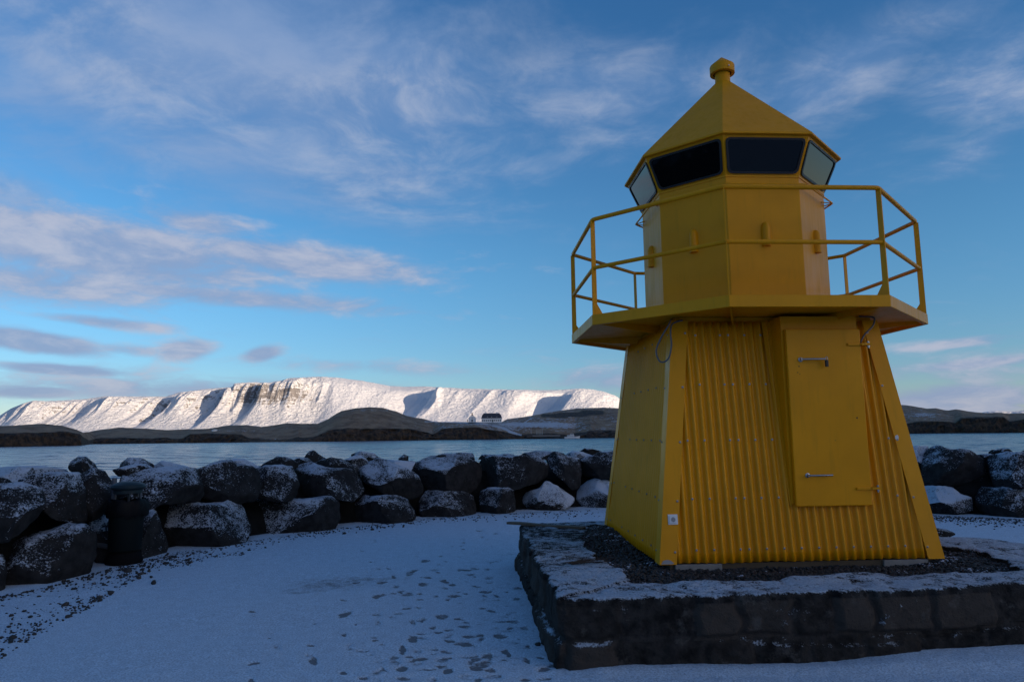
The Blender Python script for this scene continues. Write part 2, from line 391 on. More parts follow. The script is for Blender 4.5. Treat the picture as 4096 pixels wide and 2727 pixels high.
MYR = mat('yellow roof paint', lambda k, b: m_yel(k, b, (.68, .280, .005), .5))
MBLK = plain('black rubber', (.012, .012, .013), .5)
MSTEEL = plain('stainless steel', (.42, .42, .43), .28, 1., .1)
MZN = plain('zinc screw', (.30, .30, .32), .45, .8)
MWHT = plain('white plastic', (.66, .68, .70), .45)
MDK = plain('dark hole', (.02, .02, .02), .8)
MCON = plain('grey concrete', (.20, .19, .18), .9, 0, .35, 14)
MCABLE = plain('grey cable', (.10, .105, .115), .5)
def m_glass(k, b):
    n = k.noise(P(k), 7., 5., .6)
    b.inputs['Base Color'].default_value = (.004, .0045, .005, 1)
    k.put(b.inputs['Roughness'], k.step(n, .35, .75, .015, .07)); b.inputs['IOR'].default_value = 1.42
    bump(k, b, k.noise(P(k), 1.1, 2.), .004, .3)
MGL = mat('dark window glass', m_glass)

# ------------------------------------------------------------------ the large land forms
SEA = -6.0
def interp(xs, pts):
    pts = sorted(pts); return np.interp(xs, [p[0] for p in pts], [p[1] for p in pts])
# foot of the boulder wall, read off the ground plane
footpx = [(0, 2381), (166, 2352), (373, 2290), (476, 2262), (622, 2232), (940, 2172), (1110, 2147), (1313, 2115), (1458, 2101), (1666, 2077), (1874, 2061),
          (2113, 2050), (2403, 2031), (3000, 2036), (3723, 2059), (4094, 2076)]
foot = [tuple(atz(x, y, 0)[:2]) for x, y in footpx]
foot = [(-60, -60), (-14, -14), (-8.4, -2), (-6.9, 3.2)] + foot + [(10.6, 10.6), (14, 7), (17, 0), (40, -50)]
foot = np.array(foot)
seg = np.r_[0, np.cumsum(np.hypot(*np.diff(foot, axis=0).T))]
def footpt(s): return np.stack([np.interp(s, seg, foot[:, 0]), np.interp(s, seg, foot[:, 1])], -1)
def foot_y(px):   # world y of the wall foot along image column px
    y = float(interp(np.array([px]), footpx)[0]); return float(atz(px, y, 0)[1])
# ground sheet: polygon bounded by the wall, reaching far inland
def ground_sheet():
    s = np.linspace(0, seg[-1], 240); q = footpt(s)
    t = np.gradient(q, axis=0); nrm = np.stack([-t[:, 1], t[:, 0]], -1); nrm /= np.linalg.norm(nrm, axis=1)[:, None]
    edge = q+nrm*1.2
    v = []; rows = [edge, q*.6+np.array([1.2, 0])*.4, q*.1+np.array([2, -30])*.9]
    far = np.stack([np.interp(s, [0, seg[-1]], [-30000, 30000]), np.full(len(s), -700.)], -1); rows.append(far)
    far2 = far.copy(); far2[:, 1] = -30000; rows.append(far2)
    V = np.concatenate([np.c_[r, np.full(len(r), -.03)] for r in rows])
    return mesh('ground', V, grid_faces(len(rows), len(s), flip=True), MG, smooth=True, attrs={'wear': np.zeros(len(V)), 'grit': np.zeros(len(V))})
tag(ground_sheet(), kind='structure')
# fine snow surface of the square
def smooth_max(a, b): return np.maximum(a, b)
S7 = lambda x, y: (1300+x*.552, 1950+y*.552)
S2 = lambda x, y: (950+x*.552, 2350+y*.552)
S1 = lambda x, y: (1300+x*.3822, 2050+y*.3822)
prints = []  # (px, py, half width, half height, shear, strength)
def pr(S, k, lst):
    for (x, y, w_, h_, sh, a) in lst:
        px, py = S(x, y); prints.append((px, py, w_*k, h_*k, sh, a))
pr(S1, .3822, [(390,352,16,12,.2,.5),(380,398,38,12,.4,.5),(520,285,30,8,0,.45),(520,304,32,8,0,.5),(492,490,30,8,0,.45),(492,513,40,11,0,.6),(678,577,40,9,0,.55),
 (450,612,32,8,.2,.45),(470,645,42,8,.2,.4),(948,454,30,7,0,.5),(1055,502,60,18,-1.4,.55),(1215,450,34,12,-1,.5),(1190,535,26,12,-1,.45),(1235,553,38,7,-.3,.4),(930,608,60,22,-1.6,.62),
 (1000,578,30,6,0,.3),(1185,622,40,13,0,.6),(1060,675,80,12,.5,.55),(1015,740,28,24,-.4,.5),(1260,712,52,22,.6,.58),(1340,748,40,14,-.3,.5),(1480,595,80,14,.1,.42),
 (1570,580,70,14,-.3,.4),(1540,638,80,12,0,.4),(1550,662,40,8,0,.42),(1432,271,34,8,0,.58),(1447,308,24,11,-.4,.55),(1430,342,42,9,-.5,.5),(1338,348,28,7,0,.5),(1336,378,28,5,0,.5),(1450,380,26,10,-.3,.55),
 (1590,160,30,5,0,.55),(1618,188,52,10,.2,.5),(1638,250,26,11,-.8,.5),(1786,218,44,9,-.6,.5),(1692,274,22,7,-.4,.4),(1720,350,36,6,0,.5),(1604,346,16,6,0,.5),(1686,216,22,5,0,.4),(1890,133,26,5,0,.45),
 (1835,152,26,5,-.3,.4),(1835,250,22,5,0,.4),(1860,341,26,5,0,.35),(1950,435,70,9,0,.35),(1750,520,30,8,0,.35),(1600,775,60,12,.6,.4),(1490,715,30,8,0,.4),(1260,785,50,14,0,.4),
 (1345,870,110,16,0,.45),(1480,845,26,14,0,.45),(1395,830,40,10,0,.4),(1680,828,70,14,.6,.45),(1790,872,34,14,.8,.5),(1920,830,30,10,0,.35),(1840,780,30,8,0,.35),(1720,683,60,8,0,.35),
 (600,725,60,16,-1.2,.4),(720,838,40,12,0,.45),(745,765,40,12,0,.42),(800,820,34,22,-.4,.5),(860,845,80,20,-1.2,.48),(990,840,50,12,-.2,.48),(555,872,60,28,-1.2,.62),(190,908,46,10,0,.55),(620,850,40,10,0,.35),(1000,903,60,12,0,.5),
 (1450,405,100,6,-.2,.3),(1760,390,60,4,0,.3),(1930,368,90,4,-.1,.3),(1420,460,30,7,0,.3)])
pr(S2, .552, [(780,188,46,28,-1.0,.66),(768,86,32,8,0,.55),(107,173,40,9,-.2,.62),(120,205,30,8,-.2,.35),(562,254,28,7,0,.58),(250,325,40,8,.1,.45),(225,362,14,7,0,.6),(285,432,30,14,0,.45),
 (775,336,22,18,-.5,.6),(1015,252,22,16,-.3,.5),(870,259,14,6,0,.55),(908,244,12,5,0,.4),(995,358,36,7,0,.6),(998,376,30,7,0,.6),(930,328,28,7,.3,.4),(1045,408,34,12,.3,.5),(1130,285,14,8,0,.4),
 (530,416,48,10,-.2,.6),(550,525,36,40,0,.66),(515,488,36,9,-.2,.6),(120,547,54,14,-.3,.66),(150,592,16,9,.4,.6),(100,670,34,30,0,.6),(768,620,44,17,0,.64),(905,655,46,15,0,.64),(1065,590,24,20,.8,.55),
 (810,436,44,10,-.3,.55),(905,452,70,12,.35,.45),(975,478,16,8,.5,.4),(1198,440,28,46,0,.62),(1270,365,44,30,0,.6),(1330,330,44,9,-.2,.5),(1272,250,26,34,0,.52),(1346,238,16,16,0,.6),(1420,290,32,14,.2,.5),(1458,318,42,9,.1,.55),
 (1160,180,50,14,-.4,.52),(1110,212,34,14,-.5,.5),(1230,145,40,10,-.3,.42),(1485,208,60,22,0,.52),(1540,383,48,13,.4,.58),(1320,512,80,16,-.4,.6),(1265,525,34,12,0,.6),(1195,583,58,26,0,.66),(1370,588,90,9,.55,.5),
 (1460,562,52,12,0,.62),(1528,600,46,28,-.3,.62),(1200,655,70,18,.45,.6),(1720,578,58,26,.5,.56),(1430,440,48,12,0,.4),(1420,470,40,7,0,.5),(1140,535,56,22,.2,.42),(1675,405,40,18,0,.4),(1690,350,60,14,0,.42),(1760,345,30,16,0,.4),
 (1955,475,32,36,.4,.56),(1840,165,34,20,.2,.42),(1660,250,30,12,.2,.42),(1830,490,40,16,0,.42),(2200,505,26,12,0,.5),(1850,640,80,22,0,.42),(2230,655,60,16,.2,.52),(1740,665,40,22,0,.5),(2090,664,50,14,0,.42),(2210,600,40,14,0,.38),
 (1310,455,40,14,0,.35),(1480,510,50,14,0,.3),(1980,295,30,12,0,.35),(1910,350,60,30,0,.3)])
rg_ = random.Random(77)
for _ in range(80):
    py_ = rg_.uniform(2230, 2740); kx_ = (py_-1731)/700; px_ = rg_.gauss(1830+(py_-2300)*.05, 230)
    prints.append((px_, py_, rg_.uniform(9, 30)*kx_, rg_.uniform(4, 11)*kx_, rg_.uniform(-1, .5), rg_.uniform(.30, .46)))
dirt = [(1350, 2330, 330, 26, 0, .26), (1250, 2352, 200, 24, 0, .2), (1480, 2310, 300, 14, 0, .2), (1150, 2370, 180, 12, -.1, .2), (1850, 2390, 420, 60, 0, .12), (1900, 2280, 300, 50, 0, .09), (1850, 2560, 460, 90, 0, .08), (2080, 2500, 140, 90, 0, .14),
        (2150, 2640, 300, 40, 0, .13), (3300, 2650, 900, 16, 0, .1), (2200, 2118, 200, 7, 0, .3), (2330, 2092, 160, 9, 0, .3), (2150, 2160, 120, 10, 0, .12), (3950, 2110, 260, 5, 0, .25)]
bandpx = [(-300, 2800), (12, 2631), (119, 2560), (238, 2494), (327, 2447), (416, 2399), (565, 2300), (654, 2274), (803, 2251), (951, 2224), (1130, 2176), (1278, 2150), (1508, 2116), (1714, 2092), (1955, 2070), (2113, 2063), (2298, 2060), (3600, 2072), (4200, 2095)]
def fine_ground():
    cols = np.linspace(-420, 4520, 860); rows = np.r_[np.linspace(2008, 2260, 130), np.linspace(2260, 2760, 190)[1:], np.linspace(2760, 3400, 40)[1:]]
    PX, PY = np.meshgrid(cols, rows)
    x = PX-2048; y = PY-1363.5; x0 = x*_c-y*_s; y0 = x*_s+y*_c
    D = AF[None, None]+AR[None, None]*(x0/F_PX)[..., None]-AU[None, None]*(y0/F_PX)[..., None]
    t = -CZ/D[..., 2]; X = D[..., 0]*t; Y = D[..., 1]*t
    wear = np.zeros_like(X); dep = np.zeros_like(X)
    jx = n2d(X*14, Y*14, 4, 5)*16; jy = n2d(X*14+40, Y*14, 4, 6)*8
    for (px, py, hw, hh, sh, a) in prints:
        m = (np.abs(PX-px) < hw*2.4+20) & (np.abs(PY-py) < hh*3+20)
        if not m.any(): continue
        dyv = PY[m]-py+jy[m]*.6; dxv = PX[m]-px+jx[m]-sh*dyv*1.3
        r = np.sqrt((dxv/hw)**2+(dyv/hh)**2)*1.12
        g = 1-smooth(r, .7, 1.12)
        wear[m] = np.maximum(wear[m], g*(a*.86+jx[m]*.016)); dep[m] = np.maximum(dep[m], g)
    dd = np.zeros_like(X)
    for (px, py, hw, hh, sh, a) in dirt:
        r2 = ((PX-px)/hw)**2+((PY-py)/hh)**2; dd += a*np.exp(-r2)
    speck = np.clip(n2d(X*14, Y*22, 3, 9), 0, 1)*(smooth(PX, 1500, 2000)*(1-smooth(PX, 2300, 2700))*smooth(PY, 2200, 2420))*.5
    wear = wear+dd+speck+.06
    # gravel strip: dark grit showing along the edge of the paving, sharp towards the paving
    bx = interp(PX, bandpx); off = (bx-PY)/ (PY-1731)*10     # >0 on the wall side, in rough units
    grit = np.where(off > 0, np.exp(-off/1.0)*.38, np.exp(off/.12)*.38)*(.5+.5*smooth(-PX, -1300, -500))
    grit += .35*np.exp(-((interp(PX, footpx)-PY)/(8))**2)
    grit += np.where(n2d(X*2.3, Y*2.3, 3, 12) > .28, .1, 0)*np.exp(-np.abs(off-.6))
    Z = n2d(X*1.1, Y*1.1, 3, 2)*.012+n2d(X*11, Y*11, 3, 3)*.004+n2d(X*45, Y*45, 2, 4)*.0018-dep*.007
    Z += .035*np.exp(-((Y-4.86+.05)/.10)**2)*0
    # snow drifted against the front of the plinth
    Z += .05*smooth(X, 2.0, 2.9)*np.exp(-((Y-(4.93+.06*(X-.3)))/.22)**2)+.02*smooth(X, .3, .6)*np.exp(-((Y-4.86)/.12)**2)
    V = np.stack([X, Y, Z], -1).reshape(-1, 3)
    o = mesh('ground', V, grid_faces(*X.shape, flip=True), MG, smooth=True, attrs={'wear': wear, 'grit': grit})
    tag(o, kind='structure')
fine_ground()
# sea
s_ = 60000
v = []; ys = [4, 60, 300, 1500, 8000, s_]
mesh_w = mesh('sea_water', [(-s_, -600, SEA), (s_, -600, SEA), (s_, s_, SEA), (-s_, s_, SEA)], [(0, 1, 2, 3)], MWA); tag(mesh_w, kind='structure')
# rubble bank that the boulders lean on
def bank():
    s = np.linspace(seg[2], seg[-2], 420); q = footpt(s)
    kk = np.ones(9)/9; q = np.stack([np.convolve(np.pad(q[:, i], 4, mode='edge'), kk, 'valid') for i in (0, 1)], -1)
    t = np.gradient(q, axis=0); nrm = np.stack([-t[:, 1], t[:, 0]], -1); nrm /= np.linalg.norm(nrm, axis=1)[:, None]
    if nrm[len(nrm)//2, 1] < 0: nrm = -nrm
    prof = [(.35, -.25), (.55, .12), (.75, .42), (1.0, .64), (1.3, .74), (1.8, .72), (2.4, .62), (3.2, .35), (4.5, -.4), (6.5, -1.7), (9, -3.5), (12, -5.6), (15, -7.6)]
    V = np.concatenate([np.c_[q+nrm*d, np.full(len(q), z)] for d, z in prof])
    V[:, 2] += fbm(V*1.1, 4, 21)*.28*smooth(V[:, 2], -.2, .3)+fbm(V*.8, 4, 22)*.35*(V[:, 2] < .2)
    o = mesh('embankment', V, grid_faces(len(prof), len(q), flip=True), MCORE, smooth=True); tag(o, kind='structure')
bank()

# ---- islands and mountain: swept along sight-line columns at their true distances
c3 = lambda x, y: (x*.552, 1450+y*.552)
c4 = lambda x, y: (1200+x*.552, 1450+y*.552)
c5 = lambda x, y: (3500+x*.4464, 1500+y*.4464)
sky_isl = [c3(-200, 470), c3(0, 458), c3(130, 452), c3(300, 442), c3(450, 455), c3(560, 485), c3(602, 506), c3(640, 503), c3(700, 490), c3(860, 470), c3(1000, 475), c3(1200, 487), c3(1500, 480), c3(1650, 455),
           c3(1780, 450), c3(1900, 465), c3(2080, 437), c4(0, 442), c4(130, 440), c4(200, 410), c4(260, 372), c4(300, 350), c4(400, 330), c4(500, 320), c4(600, 328), c4(700, 355), c4(770, 385), c4(830, 398), c4(900, 408), c4(960, 425), c4(1010, 428), c4(1200, 430),
           c4(1460, 430), c4(1500, 408), c4(1600, 395), c4(1800, 362), c4(1900, 345), c4(2000, 332), c4(2200, 325), c4(2300, 330), (2900, 1640), (3400, 1624), c5(200, 265), c5(300, 270), c5(420, 290), c5(480, 299), c5(560, 297), c5(630, 312), c5(670, 316),
           c5(740, 305), c5(850, 325), c5(1000, 342), c5(1335, 346), (4600, 1662)]
shore = [(-200, 1776), (0, 1774), c3(300, 583), c3(600, 580), c3(660, 573), c3(1400, 570), c3(2100, 568), c4(300, 566), c4(850, 565), c4(900, 562), c4(1040, 560), c4(1400, 552), c4(1700, 549), c4(2290, 545), (3000, 1738), c5(240, 512), c5(480, 512), c5(700, 508), c5(1335, 500), (4600, 1716)]
top_cl = [(-200, 1730), c3(0, 512), c3(300, 506), c3(500, 500), c3(585, 512), c3(610, 540), c3(650, 560), c3(800, 545), c3(1200, 545), c3(1330, 548), c3(1380, 520), c3(1500, 512), c3(1750, 515), c3(1820, 548), c3(1900, 558), c3(2100, 556), c3(2174, 548),
          c4(0, 540), c4(100, 540), c4(200, 495), c4(300, 480), c4(600, 478), c4(800, 482), c4(880, 500), c4(960, 520), c4(1040, 480), c4(1100, 470), c4(1300, 470), c4(1480, 505), c4(1560, 530), c4(1700, 522), c4(1900, 520), c4(2000, 540), c4(2100, 500), c4(2290, 490),
          (3000, 1700), c5(240, 440), c5(300, 430), c5(400, 412), c5(600, 415), c5(720, 425), c5(780, 385), c5(900, 375), c5(1160, 378), c5(1210, 420), c5(1335, 400), (4600, 1675)]
Dsh = [(-200, 830), (0, 840), (330, 845), (352, 930), (380, 1000), (800, 960), (1200, 890), (2464, 920), (3000, 1100), (3550, 1250), (4600, 1250)]
depth_pts = [(-200, 90), (320, 70), (360, 150), (600, 200), (1100, 150), (1240, 110), (1500, 130), (1650, 190), (1800, 100), (2000, 90), (2050, 130), (2300, 240), (2600, 280), (4600, 260)]
def island():
    xs = np.arange(-200, 4560, 3.4); n = len(xs)
    D0 = interp(xs, Dsh); hs = interp(xs, shore); ct = interp(xs, top_cl); sk = interp(xs, sky_isl)
    ct = ct+n2d(xs*.02, xs*0, 4, 31)*5; ct = np.minimum(ct, hs-2)
    sk = sk+n2d(xs*.015, xs*0, 4, 32)*1.6; sk = np.minimum(sk, ct-1.5)
    d = np.stack([ray(x, 1700)[:2] for x in xs]); d /= np.linalg.norm(d, axis=1)[:, None]
    def Z(py, D): return np.array([zat(x, y, dd) for x, y, dd in zip(xs, py, D)])
    zsh = np.full(n, SEA-.5); Dc = D0+9+n2d(xs*.012, xs*0, 4, 33)*7; zc = Z(ct, Dc)
    Ds = D0+interp(xs, depth_pts); zs = Z(sk, Ds)
    rows = []; sn = []; clf = []; T = []
    cl_t = np.linspace(0, 1, 14); up_t = np.linspace(0, 1, 60)[1:]; dn_t = np.linspace(0, 1, 14)[1:]
    for t in cl_t:
        D = D0-4+(Dc-D0+4)*t**1.2; z = zsh+(zc-zsh)*t
        rows.append((D, z)); clf.append(np.where(zc-zsh > 4.5, 1., .55)*np.ones(n)); T.append(-1+t)
    for t in up_t:
        e = t**.9; D = Dc+(Ds-Dc)*t; rows.append((D, zc+(zs-zc)*(1-(1-t)**1.45))); clf.append(np.zeros(n)+.55*max(0, 1-t*14)); T.append(t)
    for t in dn_t:
        rows.append((Ds+t*90, zs-t*t*(zs+8))); clf.append(np.zeros(n)); T.append(1.0+t)
    Dm = np.array([r[0] for r in rows]); Zm = np.array([r[1] for r in rows]); T = np.array(T)
    Xm = Dm*d[:, 0]; Ym = Dm*d[:, 1]
    CL = np.array(clf); edge = np.clip(1-np.abs(T[:, None]-1)*5, 0, 1)*(T[:, None] > 0)
    Zm = Zm+n2d(Xm*.03, Ym*.03, 4, 35)*2.2*(1-edge)*np.clip(T[:, None]*4, 0, 1)
    rg = np.abs(n2d(Xm*.06, Ym*.06+Zm*.05, 4, 36)); push = (rg-.2)*11*((T < 0) & (T > -.98))[:, None]*(Zm > SEA+.2)
    Dp = Dm+push; Xm = Dp*d[:, 0]; Ym = Dp*d[:, 1]
    # picture coordinates of each point, to lay out the snow-dusted ground and tracks seen on the slope
    PXm = np.broadcast_to(xs, Xm.shape)
    fwd = Xm*AF[0]+Ym*AF[1]+(Zm-CZ)*AF[2]; u = Xm*AU[0]+Ym*AU[1]+(Zm-CZ)*AU[2]; r_ = Xm/fwd*F_PX
    PYm = 1363.5-r_*_s-u/fwd*F_PX*_c
    snow = interp(PXm, [(-200, .0), (600, .05), (900, .18), (1250, .12), (1500, .12), (1700, .28), (1760, .5), (2000, .5), (2200, .5), (2330, .42), (2500, .38), (3600, .36), (3800, .34), (4100, .12), (4600, .1)])*(T[:, None] > 0)
    def blob(px, py, hw, hh, a): return a*np.exp(-((PXm-px)/hw)**2-((PYm-py)/hh)**2)
    for b_ in [(2190, 1702, 150, 10, .45), (2100, 1694, 180, 5, .35), (1500, 1640, 130, 6, .25), (1110, 1756, 120, 3, .7), (2440, 1746, 90, 2.2, .9), (3650, 1724, 60, 1.5, .9), (1570, 1752, 60, 5, .35), (950, 1722, 120, 5, .3), (3690, 1660, 90, 8, .25), (700, 1762, 260, 1.5, .6), (2080, 1710, 60, 12, .1), (3700, 1655, 30, 4, .3)]:
        snow = snow+blob(*b_)
    for b_ in [(2190, 1735, 130, 8, -.6), (2360, 1700, 80, 12, -.2), (2150, 1716, 60, 10, -.35), (2060, 1668, 40, 8, -.2)]: snow = snow+blob(*b_)
    path = [(1760, 1686), (1900, 1692), (1960, 1697), (2000, 1706), (2025, 1716), (2035, 1724), (2060, 1733), (2085, 1740)]
    pth = np.interp(PXm, [p[0] for p in path], [p[1] for p in path])
    hw = np.interp(PXm, [1760, 1930, 2000, 2040, 2085], [1.2, 2.6, 4.5, 5.5, 3])
    snow = np.where((np.abs(PYm-pth) < hw) & (PXm > 1700) & (PXm < 2088) & (T[:, None] > -.6), 2., snow)
    p2 = np.interp(PXm, [2095, 2120, 2350], [1693, 1675, 1670]); snow = np.where((np.abs(PYm-p2) < 1.5) & (PXm > 2095) & (PXm < 2128), 2., snow)
    p3_ = 1694.5; snow = np.where((np.abs(PYm-p3_) < 2.4) & (PXm > 2090) & (PXm < 2200), 2., snow)
    for (px, py, hw_, hh_) in [(2290, 1658, 60, 9), (2240, 1663, 30, 9), (2190, 1662, 26, 7), (2370, 1650, 50, 10), (2130, 1658, 18, 3), (2350, 1735, 60, 6), (2420, 1730, 60, 8), (2170, 1740, 60, 6), (3930, 1680, 90, 14), (2040, 1740, 40, 4)]:
        CL = CL+1.1*np.exp(-((PXm-px)/hw_)**4-((PYm-py)/hh_)**4)*(T[:, None] > 0)
    V = np.stack([Xm, Ym, Zm], -1).reshape(-1, 3)
    o = mesh('island_terrain', V, grid_faces(*Xm.shape, flip=True), MIS, smooth=True, attrs={'snow': snow, 'cliff': CL}); tag(o, kind='structure')
island()
sky_mt = [(-600, 1700), (-200, 1690), c3(0, 388), c3(80, 335), c3(180, 292), c3(250, 272), c3(330, 280), c3(500, 272), c3(640, 262), c3(760, 242), c3(900, 245), c3(1100, 246), c3(1200, 246), c3(1300, 215), c3(1400, 203), c3(1500, 190), c3(1600, 182), c3(1680, 175), c3(1692, 152),
          c3(1800, 142), c3(1950, 145), c3(2030, 132), c3(2090, 112), c3(2140, 112), c3(2250, 105), c4(80, 103), c4(160, 102), c4(300, 113), c4(450, 130), c4(550, 150), c4(650, 168), c4(750, 175), c4(900, 173), c4(1100, 182), c4(1200, 190), c4(1400, 193), c4(1560, 195), c4(1700, 199), c4(1900, 196),
          c4(2030, 188), c4(2120, 194), c4(2200, 210), c4(2280, 238), c4(2330, 268), (2560, 1625), (2750, 1655), (3400, 1672), (3900, 1653), (3975, 1643), (4040, 1645), (4100, 1640), (4300, 1655), (4800, 1690)]
def mountain():
    xs = np.arange(-600, 4700, 2.6); n = len(xs); sk = interp(xs, sky_mt)+n2d(xs*.02, xs*0, 4, 41)*1.6
    d = np.stack([ray(x, 1600)[:2] for x in xs]); d /= np.linalg.norm(d, axis=1)[:, None]
    R0, R1 = 6600., 9600.
    # spurs: how far the cliff line stands forward (positive) or back; saw-toothed so that the left flanks are steep
    spur = interp(xs, [(-600, 0), (60, .05), (140, .16), (300, .02), (430, .12), (520, .05), (640, -.04), (700, .10), (800, .14), (900, .02), (935, .24), (1010, .20), (1050, .12), (1095, .30), (1180, .26), (1300, .16), (1420, .06), (1560, 0), (1640, -.10), (1700, -.02), (1732, .10),
                       (1830, .14), (1950, .10), (2080, .12), (2150, .06), (2190, -.06), (2280, -.02), (2322, .16), (2400, .14), (2500, .05), (4700, 0)])
    tt = np.r_[np.linspace(0, .3, 40)[:-1], np.linspace(.3, .86, 150)[:-1], np.linspace(.86, 1, 24)]
    T, X_ = np.meshgrid(tt, xs, indexing='ij')
    Kd = interp(xs, [(-600, 420), (900, 420), (1150, 260), (1400, 160), (1650, 260), (2000, 260), (2300, 420), (4700, 300)])[None, :]
    Xs = X_-Kd*(T-.55); U = Xs/60.; sp = np.interp(Xs, xs, spur)
    gul = .55-np.abs(n2d(U*.36+n2d(U*.3, T*2, 3, 44)*.5, T*.7, 2, 42))*1.9
    gul2 = .5-np.abs(n2d(U*1.3, T*2.0, 3, 43))*1.8
    rough = interp(xs, [(-600, .9), (850, 1.), (950, 1.7), (1250, 1.6), (1330, .3), (1600, .25), (1680, .45), (4700, .45)])[None, :]
    amp = np.exp(-((T-.54)/.27)**2)
    te = T+(sp+(gul*.115*smooth(T, .02, .35)+gul2*.045*smooth(T, .2, .5)*np.where(X_ > 1350, np.exp(-((T-.60)/.06)**2), 1))*rough)*amp+n2d(U*3, T*14, 3, 46)*.010*amp*rough
    prof = lambda t: np.interp(t, [-.2, 0, .10, .22, .36, .47, .55, .60, .64, .70, .80, 1.0, 1.5], [0, .0, .06, .14, .28, .41, .53, .65, .78, .91, .965, 1.0, 1.0])
    cliffy = interp(xs, [(-600, .55), (500, .7), (850, .75), (920, 1.), (1100, 1.), (1200, .25), (1350, .05), (1600, .15), (1700, .55), (1950, .7), (2200, .5), (2330, .35), (4700, .3)])[None, :]*(1+.35*n2d(Xs/210., T*0, 2, 48))
    soft = lambda t: np.interp(t, [-.2, 0, .10, .25, .40, .55, .70, .85, 1.0, 1.5], [0, .0, .06, .20, .40, .61, .80, .93, 1.0, 1.0])
    cliffy = np.clip(cliffy, 0, 1); H = prof(te)*cliffy+soft(te+gul*.03*rough)*(1-cliffy)
    H = H+n2d(Xs/26., T*9, 3, 49)*.005*np.clip(rough, .3, 1.2)*smooth(T, .03, .2)*(1-smooth(H, .9, .99))
    R = R0+(R1-R0)*T
    ztop = np.array([zat(x, y, R1*.93) for x, y in zip(xs, sk)]); zf = SEA-2
    hsm = ztop[None, :]-zf
    # make the highest sight line of each column meet the skyline
    z = zf+hsm*H
    ang = (z-CZ)/R; mx = ang.max(0); want = np.array([(zat(x, y, 1000.)-CZ)/1000. for x, y in zip(xs, sk)])
    z = CZ+(z-CZ)*(want/mx)[None, :]
    z += n2d(U*6, T*60, 3, 45)*6*np.exp(-((T-.6)/.25)**2)
    Xm = R*d[:, 0]; Ym = R*d[:, 1]
    gy, gx = np.gradient(z); slope = gy/np.gradient(R, axis=0)
    along = gx/(2.6/F_PX*R)
    st = np.sqrt(slope**2+along**2)
    right = smooth(xs, 1150, 1400)[None, :]
    rock = smooth(st, .55, 1.10)*(.66-.30*right)+.10*np.exp(-((T-.6)/.12)**2)*(1-.7*right)
    ww = n2d(X_*.012, T*5, 3, 47)
    but = np.exp(-((Xs-1060+ww*60)/120)**4)*smooth(H, .45, .62)*.34+np.exp(-((X_-1130+ww*80)/110)**2)*smooth(H, .2, .4)*.20
    rock = rock+but*.55*(H < .97)+.42*np.exp(-((X_-(1150+(.75-H)*430)+ww*50)/52)**2)*smooth(H, .22, .32)*(H < .75)
    rock = rock+.42*np.exp(-((X_-1790)/190)**4)*np.exp(-((H-.345+ww*.06)/.055)**2)+.10*np.exp(-((X_-300)/330)**4)*np.exp(-((H-.85)/.12)**2)
    rock = rock*(H < .975)
    V = np.stack([Xm, Ym, z], -1).reshape(-1, 3)
    o = mesh('mountain', V, grid_faces(*z.shape, flip=True), MMT, smooth=True, attrs={'rock': rock, 'across': U, 'upslope': T*10, 'rugged': np.broadcast_to(np.clip(rough, .25, 1.3), T.shape)*.8}); tag(o, kind='structure')
mountain()
# unseen inland hills, added behind the viewer to block low sky light
def blocker_hills():
    a = np.linspace(radians(95), radians(265), 160); r = np.linspace(2200, 5200, 30); Aa, Rr = np.meshgrid(a, r)
    t = (Rr-2200)/3000; z = 190*np.sin(pi*np.clip(t, 0, 1))**1.3*(1+.5*n2d(Aa*6, Rr*.001, 4, 51))-3
    V = np.stack([np.sin(Aa)*Rr, np.cos(Aa)*Rr, z], -1).reshape(-1, 3)
    tag(mesh('blocker_hills', V, grid_faces(*z.shape), MHILL, smooth=True), kind='structure')
blocker_hills()
# unseen cloud bank, added low in the south-east to shade harbour and island
def shade_cloud_bank():
    D = 9000.; c = Vector((0, 700, 0))+sd*D
    rgt = Vector((sd.y, -sd.x, 0)).normalized(); upv = rgt.cross(sd).normalized()
    if upv.z < 0: upv = -upv
    lat = np.linspace(-pi/2, pi/2, 60); lon = np.linspace(0, 2*pi, 120, endpoint=False); La, Lo = np.meshgrid(lat, lon, indexing='ij')
    q = np.stack([np.cos(La)*np.cos(Lo), np.cos(La)*np.sin(Lo), np.sin(La)], -1)
    dsp = 1+fbm(q*3.1, 5, 61)*.35
    S = np.array([2100, 330, 420.])
    q = q*dsp[..., None]*S
    Mx = np.array([rgt, sd, upv])
    V = q.reshape(-1, 3)@Mx+np.array(c)
    tag(mesh('shade_clouds', V, grid_faces(60, 120, wrap=True), plain('cloud white', (.8, .8, .8), 1., 0, .02, .001), smooth=True), kind='stuff')
shade_cloud_bank()

# ------------------------------------------------------------------ the lighthouse
TX, TY, TYAW = 2.433, 7.535, radians(3.36)
ZB, ZD0, ZD1 = .43, 2.59, 2.692
S0, S1 = 1.247, .970
LH = tag(empty('lighthouse', (TX, TY, ZB), TYAW), 'small yellow lighthouse with corrugated base, railed platform and windowed lantern house', 'lighthouse')
class LB(MB):      # tower-local coordinates, heights above the pavement
    def build(s, name, mat, parent=None, **k):
        s.v = [(x, y, z-ZB) for x, y, z in s.v]; return super().build(name, mat, parent or LH, **k)
def half(z): return S0+(S1-S0)*(z-ZB)/(ZD0-ZB)
def rotk(p, k):     # rotate by k quarter turns
    x, y, z = p
    for _ in range(k % 4): x, y = -y, x
    return (x, y, z)
def octp(R, k, z):  # octagon corner; 2 and 3 bound the front face
    a = radians(-90-22.5+45*(k-2)); return (R*cos(a), R*sin(a), z)
